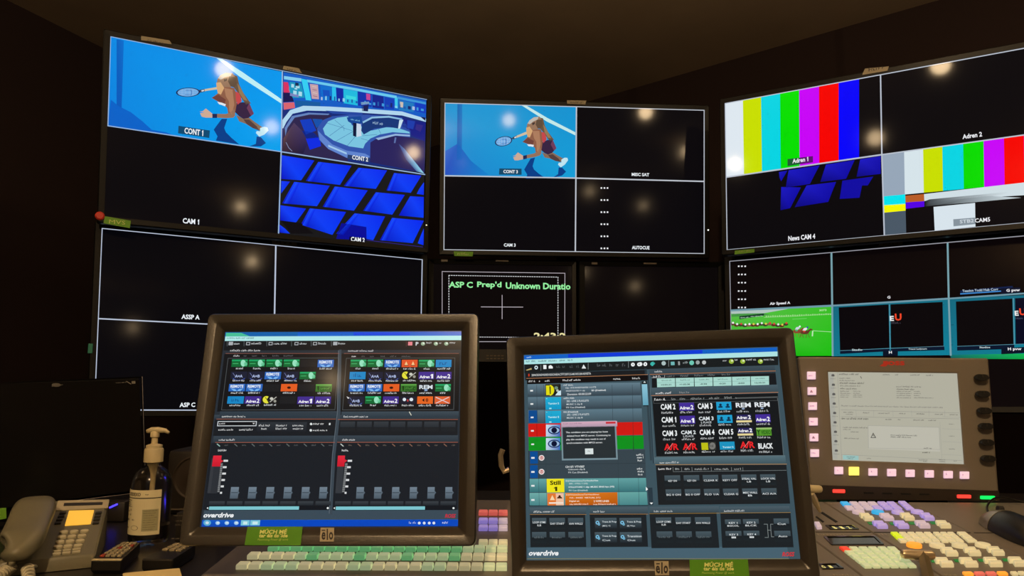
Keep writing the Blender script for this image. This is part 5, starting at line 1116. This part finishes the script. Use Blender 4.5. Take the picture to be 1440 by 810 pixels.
q=[LM.loc(*a,-.004) for a in ((-6,715),(8.5,714),(9,729),(-6,732))]; o=obj('sticker',prism(MB(),q,-.0045,-.001),M_gtape,t); o['label']='bright green sticker on the lower bezel'

# telephone
PW=.165
pa=np.array([float(v) for v in on_z(134,786,DZ+.008)]); pb=np.array([float(v) for v in on_z(-4,800,DZ+.008)])
u=(pa-pb); paz=math.degrees(math.atan2(u[1],u[0]))
class PlaneW(Plane):
    def __init__(s,az,tilt,o): s.R=RZ(R(az))@RX(R(tilt)); s.o=np.array(o,float)
PH=PlaneW(paz,-72,pa+np.array([0,0,.016]))
t=thing('desk_telephone','grey-beige office telephone with amber lit display and handset on its left','telephone',PH.mw())
M_ph=mat('grey_beige_phone_plastic',(108,104,84),.42,bump=.06,scale=500); M_phl=mat('light_phone_plastic',(176,166,138),.45); M_phk=mat('phone_key',(186,178,150),.4); M_phd=mat('phone_dark_recess',(46,43,36),.5)
f4=[PH.loc(*a) for a in ((56,706),(153,703),(134,782),(-6,796))]
def drop(q,y):       # skirt down to the desk
    w_=np.array(PH.world(q[0],y,q[1])); return w_
mb=MB(); inv=PH.R.T
rl=rquad(f4,0,.006,4); rl2=rquad(f4,-.003,.006,4)
low=[tuple(inv@(np.array([*PH.world(x,0,z)[:2],DZ+.001])-PH.o)) for x,z in rl]
mb.loops([L3(rl2,-.002),L3(rl,.001),low],True,True); obj('base',mb,M_ph,t,smooth=True)
pz=(0,680,4.8)
def pf(pts,y=-.002): return [PH.loc(pz[0]+x/pz[2],pz[1]+y_/pz[2],y) for x,y_ in pts]
def plate(name,pts,y0,y1,m_,lab=None):
    o=obj(name,prism(MB(),rquad(pf(pts),0,.001,3),y1,y0),m_,t,bevel=.0004)
    if lab: o['label']=lab
    return o
plate('name_panel',[(392,120),(738,112),(728,168),(372,186)],-.002,-.0035,M_phl); plate('name_slot',[(432,138),(694,132),(690,150),(428,158)],-.003,-.0042,M_phd)
plate('display',[(466,186),(636,182),(612,276),(436,288)],-.002,-.0032,mat('amber_display',(225,180,70),.35,emit=(236,186,66),es=.62),'amber lit display')
for j,y in enumerate((204,226,248,272)):
    for x0 in (404-j*11,644-j*6): plate('memory_key',[(x0,y-4),(x0+44,y-8),(x0+40,y+4),(x0-4,y+8)],-.002,-.005,M_phd if True else M_phk)
for j in range(4):
    for i in range(3):
        x=430+i*70-j*13-(2*i if j else 0); y=336-i*4+j*33; c=pf([(x,y)])[0]; mb=MB(); roundcap(mb,c,.0062,.0040,.004,y=-.002); obj('dial_key',mb,M_phk,t,smooth=True)
for i in range(3):
    x=382+i*66; plate('function_key',[(x-24,462-i*6),(x+32,458-i*7),(x+30,466-i*7),(x-26,470-i*6)],-.002,-.005,M_phk); plate('function_key',[(x-28,480-i*6),(x+30,476-i*7),(x+28,484-i*7),(x-30,488-i*6)],-.002,-.005,M_phk)
# cradle recess beside the keys
plate('cradle_recess',[(352,128),(300,180),(200,470),(214,500),(270,400),(385,140)],-.0005,-.0025,M_phd) if False else None
# handset: long shell lying over the left side of the base
hp=[(250,118,-.018),(242,150,-.036),(225,190,-.040),(200,250,-.041),(172,320,-.041),(140,390,-.040),(105,445,-.037),(75,480,-.022)]
def Hloc(x,y_,yy): q=PH.loc(pz[0]+x/pz[2],pz[1]+y_/pz[2],yy); return np.array([q[0],yy,q[1]])
ctr=[Hloc(*a) for a in hp]; wid=[.020,.0285,.0295,.0285,.0285,.0300,.0320,.0250]; thk=[.008,.016,.015,.012,.012,.015,.018,.010]
L=[]
for i,c in enumerate(ctr):
    tdir=(ctr[min(i+1,7)]-ctr[max(i-1,0)]); tdir/=np.linalg.norm(tdir); side=np.cross(tdir,[0,1,0]); side/=np.linalg.norm(side); nn=np.cross(side,tdir)
    L.append([tuple(c+side*wid[i]*math.copysign(abs(math.cos(a))**.55,math.cos(a))+nn*thk[i]*math.copysign(abs(math.sin(a))**.8,math.sin(a))) for a in [2*math.pi*k/28 for k in range(28)]])
mb=MB(); mb.loops(L,True,True)
hs=obj('handset',mb,M_ph,t,smooth='all'); sb=hs.modifiers.new('sub','SUBSURF'); sb.levels=1; sb.render_levels=2
for k,(i,r_) in enumerate(((1,.019),(5,.019))):
    c=ctr[i]; mb=MB(); mb.tube([c+np.array([0,.004,0]),c+np.array([0,.030 if i==1 else .026,0])],[r_,r_*.85],20); obj('earpiece' if k==0 else 'mouthpiece',mb,M_ph,hs,smooth=True)
def coil(pts,r,turns,wr,n=14):
    P=[Vector(p) for p in pts]; out=[]; N=int(turns*n)
    import itertools
    def at(u):
        k=u*(len(P)-1); i=min(int(k),len(P)-2); f=k-i
        p0=P[max(i-1,0)];p1=P[i];p2=P[i+1];p3=P[min(i+2,len(P)-1)]
        return .5*((2*p1)+(-p0+p2)*f+(2*p0-5*p1+4*p2-p3)*f*f+(-p0+3*p1-3*p2+p3)*f**3)
    for s_ in range(N+1):
        u=s_/N; c=at(u); tg=(at(min(1,u+.01))-at(max(0,u-.01))).normalized(); a=tg.cross(Vector((0,0,1))).normalized(); b=tg.cross(a); th=2*math.pi*turns*u
        out.append(c+a*r*math.cos(th)+b*r*math.sin(th))
    return MB().tube(out,wr,6)
e0=np.array(PH.world(*Hloc(82,478,-.028))); w2=lambda px,py,h: tuple(on_z(px,py,DZ+h))
ub=[tuple(e0),tuple(e0+np.array([.002,-.012,-.004])),tuple((e0+np.array(w2(16,796,.02)))/2+np.array([.008,-.012,.004])),w2(17,797,.018)]
obj('cord_plug',MB().tube(ub,.0042,10),M_phk,t,world=True,smooth='all')
cd=obj('coiled_cord',coil([w2(17,797,.018),w2(4,806,.014),w2(-14,822,.012),w2(10,850,.010),w2(38,822,.010),w2(39,800,.014)],.0062,26,.0024),M_phk,t,world=True,smooth='all'); cd['label']='pale coiled cord'
obj('cord_plug',MB().tube([w2(39,801,.014),w2(44,796,.018),w2(50,797,.014)],.003,8),M_phk,t,world=True,smooth='all')

# hand sanitiser bottle
bp=on_z(200.5,766,DZ); BX,BY=float(bp[0]),float(bp[1])+.02
t=thing('sanitiser_bottle','clear pump bottle of hand gel with a printed cream label beside the telephone','bottle',Matrix.Translation((BX,BY,DZ)))
M_clear=mat('clear_plastic',(236,234,226),.16,trans=1.0,ior=1.3,spec=.5); M_gel=mat('clear_gel',(226,220,206),.04,trans=1.0,ior=1.12)
rb=.033
obj('bottle_body',MB().lathe([(.026,.0006),(rb-.002,.002),(rb,.008),(rb,.098),(rb-.002,.108),(rb-.007,.120),(.016,.128),(.0125,.131),(.0125,.137)],48),M_clear,t,smooth=True)
lb=[]; Mlab=print_mat('bottle_label_print',.5)
def labq(a0,a1,z0,z1,c,y=0): 
    n=max(2,int(abs(a1-a0)/6)); o=len(LV)
    for k in range(n+1):
        a=R(a0+(a1-a0)*k/n); 
        for z in (z0,z1): LV.append(((rb+.0006+y)*math.sin(a),-(rb+.0006+y)*math.cos(a),z)); LC.append(lin(c))
    for k in range(n): LF.append((o+2*k,o+2*k+2,o+2*k+3,o+2*k+1))
def labt(tx,a,z,wd,h,c,y=.0003,bold=.0):
    v,f,_=glyphs(tx,bold); o=len(LV)
    for p in v: aa=R(a)+p[0]*wd/rb; LV.append(((rb+.0006+y)*math.sin(aa),-(rb+.0006+y)*math.cos(aa),z+p[1]*h)); LC.append(lin(c))
    for q in f: LF.append(tuple(i+o for i in q))
def labs(a0,a1,z,h,c,y=.0005):       # small print, too fine to read
    a=a0
    while a<a1: wd=random.uniform(1.2,3.2); labq(a,min(a+wd,a1),z,z+h*random.choice((.7,.7,1)),c,y); a+=wd+random.choice((.7,.7,1.6))
LV,LF,LC=[],[],[]
K=(40,34,26); FA=-8      # the label faces a little to the left
labq(FA-74,FA+62,.018,.0925,(226,216,176)); labq(FA-74,FA+62,.0785,.0800,K,.0002)
labt('SODEXO',FA-18,.0855,.026,.006,K,bold=.03); labs(FA+18,FA+26,.0845,.0016,K)
for z,w_ in ((.0745,40),(.0712,36),(.0678,38),(.0645,43)): labs(FA-66,FA-66+w_,z,.0016,(70,62,46))
labq(FA+12,FA+56,.0245,.0605,(170,166,128),.0002)
for i in range(9): labs(FA+16,FA+52-(i%3)*4,.0575-i*.0038,.0012,(120,112,84),.0006)
labs(FA-62,FA-34,.0415,.0042,K); labs(FA-20,FA-12,.042,.003,(110,100,80)); labs(FA-62,FA-36,.0285,.0034,(70,60,46))
for r_,c in ((.0072,(120,108,80)),(.0062,(226,216,176))):
    o=len(LV); LV.append((( rb+.0009+(.0072-r_)*.1)*math.sin(R(FA-10)),-(rb+.0009+(.0072-r_)*.1)*math.cos(R(FA-10)),.030)); LC.append(lin(c))
    for k in range(20): a=R(FA-10)+r_*math.cos(k*math.pi/10)/rb; LV.append(((rb+.0009+(.0072-r_)*.1)*math.sin(a),-(rb+.0009+(.0072-r_)*.1)*math.cos(a),.030+r_*.55*math.sin(k*math.pi/10))); LC.append(lin(c))
    for k in range(20): LF.append((o,o+1+k,o+1+(k+1)%20))
for i,(a,z) in enumerate(((-40,.056),(-28,.058),(-30,.050),(-42,.050))): labs(FA+a-2,FA+a+5,z,.003,(150,140,106))
me=bpy.data.meshes.new('label'); me.from_pydata(LV,[],LF); at=me.color_attributes.new('pic','FLOAT_COLOR','POINT'); at.data.foreach_set('color',[c for q in LC for c in q]); me.materials.append(Mlab)
lo=bpy.data.objects.new('label',me); C.objects.link(lo); lo.parent=t; lo['label']='printed cream label with dark stripe'
obj('gel',MB().lathe([(.024,.003),(rb-.003,.004),(rb-.0016,.009),(rb-.0016,.030)],40),M_gel,t,smooth=True)
pm=obj('pump',MB().lathe([(.0158,.137),(.0158,.157),(.0148,.160),(.0135,.1605),(.0135,.1655),(.010,.167),(.0055,.168),(.0050,.178),(.0075,.180),(.0075,.188),(.0062,.190)],32),M_cream,t,smooth=True)
mb=MB(); mb.tube([(-.014,-.001,.1895),(-.006,-.001,.1915),(.006,-.001,.192),(.018,-.001,.191),(.025,-.001,.187)],[.0035,.0052,.0052,.0038,.0025],12); obj('nozzle',mb,M_cream,pm,smooth='all')
obj('dip_tube',MB().tube([(0,0,.136),(.001,0,.112),(0,0,.02)],[.008,.0035,.0028],10),M_cream,pm,smooth=True)

# loudspeaker behind the left touchscreen and a small box in front of it
sp=on_z(262,724,DZ); SX,SY=float(sp[0]),float(sp[1])
t=thing('loudspeaker','small black loudspeaker with rounded top half hidden behind the left touchscreen','speaker',Matrix.Translation((SX,SY,DZ)))
M_spk=mat('black_speaker_case',(30,26,22),.5,noise=.2,scale=50)
obj('cabinet',MB().box(-.048,.075,0.001,.11,.001,.132,.01),M_spk,t,smooth=True)
mb=MB(); 
for r_,y in ((.040,0),(.040,-.003),(.036,-.004),(.034,.0)): pass
mb.loops([[(.013+r_*math.cos(a*math.pi/16),y,.075+r_*math.sin(a*math.pi/16)) for a in range(32)] for r_,y in ((.046,.002),(.046,-.002),(.043,-.003),(.040,.0),(.020,.0008),(.012,-.003),(.004,-.005))],False,True); obj('driver_cone',mb,mat('cone_paper',(46,38,30),.5),t,smooth=True)
obj('shelf_lip',MB().box(-.047,.074,-.003,.001,.010,.013),mat('grey_line',(80,72,60),.5),t)
bx_=on_z(249,768,DZ); t=thing('power_adapter','small black box with fine grey lettering standing between bottle and touchscreen','box',Matrix.Translation((float(bx_[0]),float(bx_[1])+.02,DZ)))
obj('case',MB().box(-.014,.06,0,.05,.001,.052,.003),M_spk,t,smooth=True)
P2=PlaneW(0,0,(float(bx_[0]),float(bx_[1])+.02,DZ)); pc=Pic(P2,y0=-.0006)
for x,y,x1 in ((244,725,254),(246,732.5,254),(246,738,252),(241,757.5,254)): pc.scrib(x,y,x1+6,1.6,(130,124,112),1)
pc.build('lettering',M_print,t)

# remote controls
M_rem=mat('black_remote',(24,22,20),.4); M_remb=mat('grey_beige_button',(150,138,108),.5); M_reml=mat('cream_strip',(205,192,150),.5); M_remr=mat('red_brown_button',(150,60,40),.5)
def remote(q4,h,label,nx,ny,front,rows):
    P=[on_z(x,y,DZ+h)[:2] for x,y in q4]; c=sum(P)/4; t=thing('remote_control',label,'remote control',Matrix.Translation((float(c[0]),float(c[1]),DZ)),'remote controls on the desk')
    q=[(p-c) for p in P]; g=lambda k,z:[(float(p[0]*k),float(p[1]*k),z) for p in [rq*1 for rq in rquad(q,0,.004,4)]]
    obj('body',MB().loops([g(.93,.001),g(1,.006),g(1,h-.002),g(.97,h)],True,True),M_rem,t,smooth=True)
    def B(u,v): return (1-v)*((1-u)*q[0]+u*q[1])+v*((1-u)*q[3]+u*q[2])
    for j in range(ny):
        for i in range(nx):
            if (i,j) in rows.get('skip',()): continue
            u0,u1=.1+.8*i/nx,.1+.8*(i+.78)/nx; v0,v1=.05+.82*j/ny,.05+.82*(j+.7)/ny
            b=[B(u0,v0),B(u1,v0),B(u1,v1),B(u0,v1)]; 
            mb=MB(); mb.loops([[(float(p[0]),float(p[1]),h-.0002) for p in b],[(float(p[0]),float(p[1]),h+.0025) for p in b]],True,True)
            obj('button',mb,M_remr if (i,j) in rows.get('red',()) else M_remb,t,bevel=.0006)
    if front:
        b=[B(.02,.93),B(.98,.93),B(.98,.995),B(.02,.995)]; obj('front_strip',MB().loops([[(float(p[0]),float(p[1]),h-.0005) for p in b],[(float(p[0]),float(p[1]),h+.0006) for p in b]],True,True),M_reml,t)['label']='cream strip at the near end'
remote([(172,763),(198,763),(171,788),(127.5,788)],.020,'black remote control with a cream strip, beside the telephone',4,6,True,{'red':((0,5),(1,2),(3,1))})
remote([(246,764),(276,766),(243,787),(199,786)],.020,'black remote control with pale buttons, half under the left touchscreen',3,5,False,{'skip':((0,4),(1,4),(2,4),(0,3),(1,3),(2,3))})
# cream pad at the bottom edge
P=[on_z(x,y,DZ+.012)[:2] for x,y in ((173,807),(252,800),(262,835),(176,842))]; c=sum(P)/4
t=thing('note_pad','thick cream pad lying at the near edge below the remote controls','notepad',Matrix.Translation((float(c[0]),float(c[1]),DZ)))
g=lambda z,k=1:[(float(p[0])*k,float(p[1])*k,z) for p in rquad([(a-c) for a in P],0,.004,4)]
obj('pages',MB().loops([g(.001),g(.0115)],True,True),mat('cream_paper',(226,204,140),.6),t,smooth=True); obj('cover',MB().loops([g(.0116,1.01),g(.013,1.01)],True,True),mat('cream_card',(240,216,150),.5),t)

# computer mouse on the right hand module
mc_=dk(1428,744); a_=dk(1390,733); b_=dk(1466,772)
ax=np.array([b_[0]-a_[0],b_[1]-a_[1]]); ln=np.linalg.norm(ax); ax/=ln; sd=np.array([-ax[1],ax[0]])
t=thing('computer_mouse','black computer mouse with a pale metal band at the right end of the console','mouse',DP.mw())
def shell(k0,k1,hs,ws,y0,extra=0):
    L=[]
    for i in range(13):
        u=k0+(k1-k0)*i/12; s_=math.sqrt(max(0,1-(2*u-1)**2)); w_=ws*(s_**.6)+.0005; h=hs*(s_**.7)*(.75+.5*(1-u)*u*2)+.0005; c=np.array(a_)+ax*u*ln*1.05
        L.append([(c[0]+sd[0]*w_*math.cos(th),-y0-extra-(h)*math.sin(th),c[1]+sd[1]*w_*math.cos(th)) for th in [math.pi*j/16 for j in range(17)]]+[(c[0]+sd[0]*w_*math.cos(th),-y0,c[1]+sd[1]*w_*math.cos(th)) for th in (math.pi,0)])
    return MB().loops(L,True,True)
obj('body',shell(0,1,.034,.031,.001),M_dark,t,smooth=True)
obj('metal_band',shell(.04,.35,.0345,.0318,.0012),mat('satin_metal',(150,144,128),.3,metal=.6),t,smooth=True)
obj('scroll_wheel',MB().tube([(lambda c:(c[0]+sd[0]*s_*.004,-.030,c[1]+sd[1]*s_*.004))(np.array(a_)+ax*ln*.25) for s_ in (-1,1)],.007,16),M_dark,t,smooth=True)
cp=[np.array([*(lambda q:(q[0],-h,q[1]))(dk(px,py))]) for px,py,h in ((1393,732,.008),(1388,724,.014),(1398,716,.02),(1415,712,.016),(1440,712,.008),(1475,712,.004))]
from itertools import chain
cps=[]; 
for i in range(len(cp)-1):
    p0,p1,p2,p3=cp[max(i-1,0)],cp[i],cp[i+1],cp[min(i+2,len(cp)-1)]
    for f_ in (0,.25,.5,.75): cps.append(.5*((2*p1)+(-p0+p2)*f_+(2*p0-5*p1+4*p2-p3)*f_**2+(-p0+3*p1-3*p2+p3)*f_**3))
obj('cable',MB().tube(cps+[cp[-1]],.0018,8),M_dark,t,smooth='all')
# small box with a blue light behind the telephone
bl=on_z(158,735,DZ); t=thing('blue_light_device','small black box with a slanted blue light behind the telephone','box',Matrix.Translation((float(bl[0]),float(bl[1]),DZ)))
obj('case',MB().box(-.02,.022,0,.03,.001,.040,.004),M_spk,t,smooth=True)
a=ray(154,714,float(bl[1])-.002); b=ray(165,709,float(bl[1])-.002); obj('blue_light',MB().tube([a,b],.0016,8),M_led((60,50,255),'blue_led',3.),t,world=True)
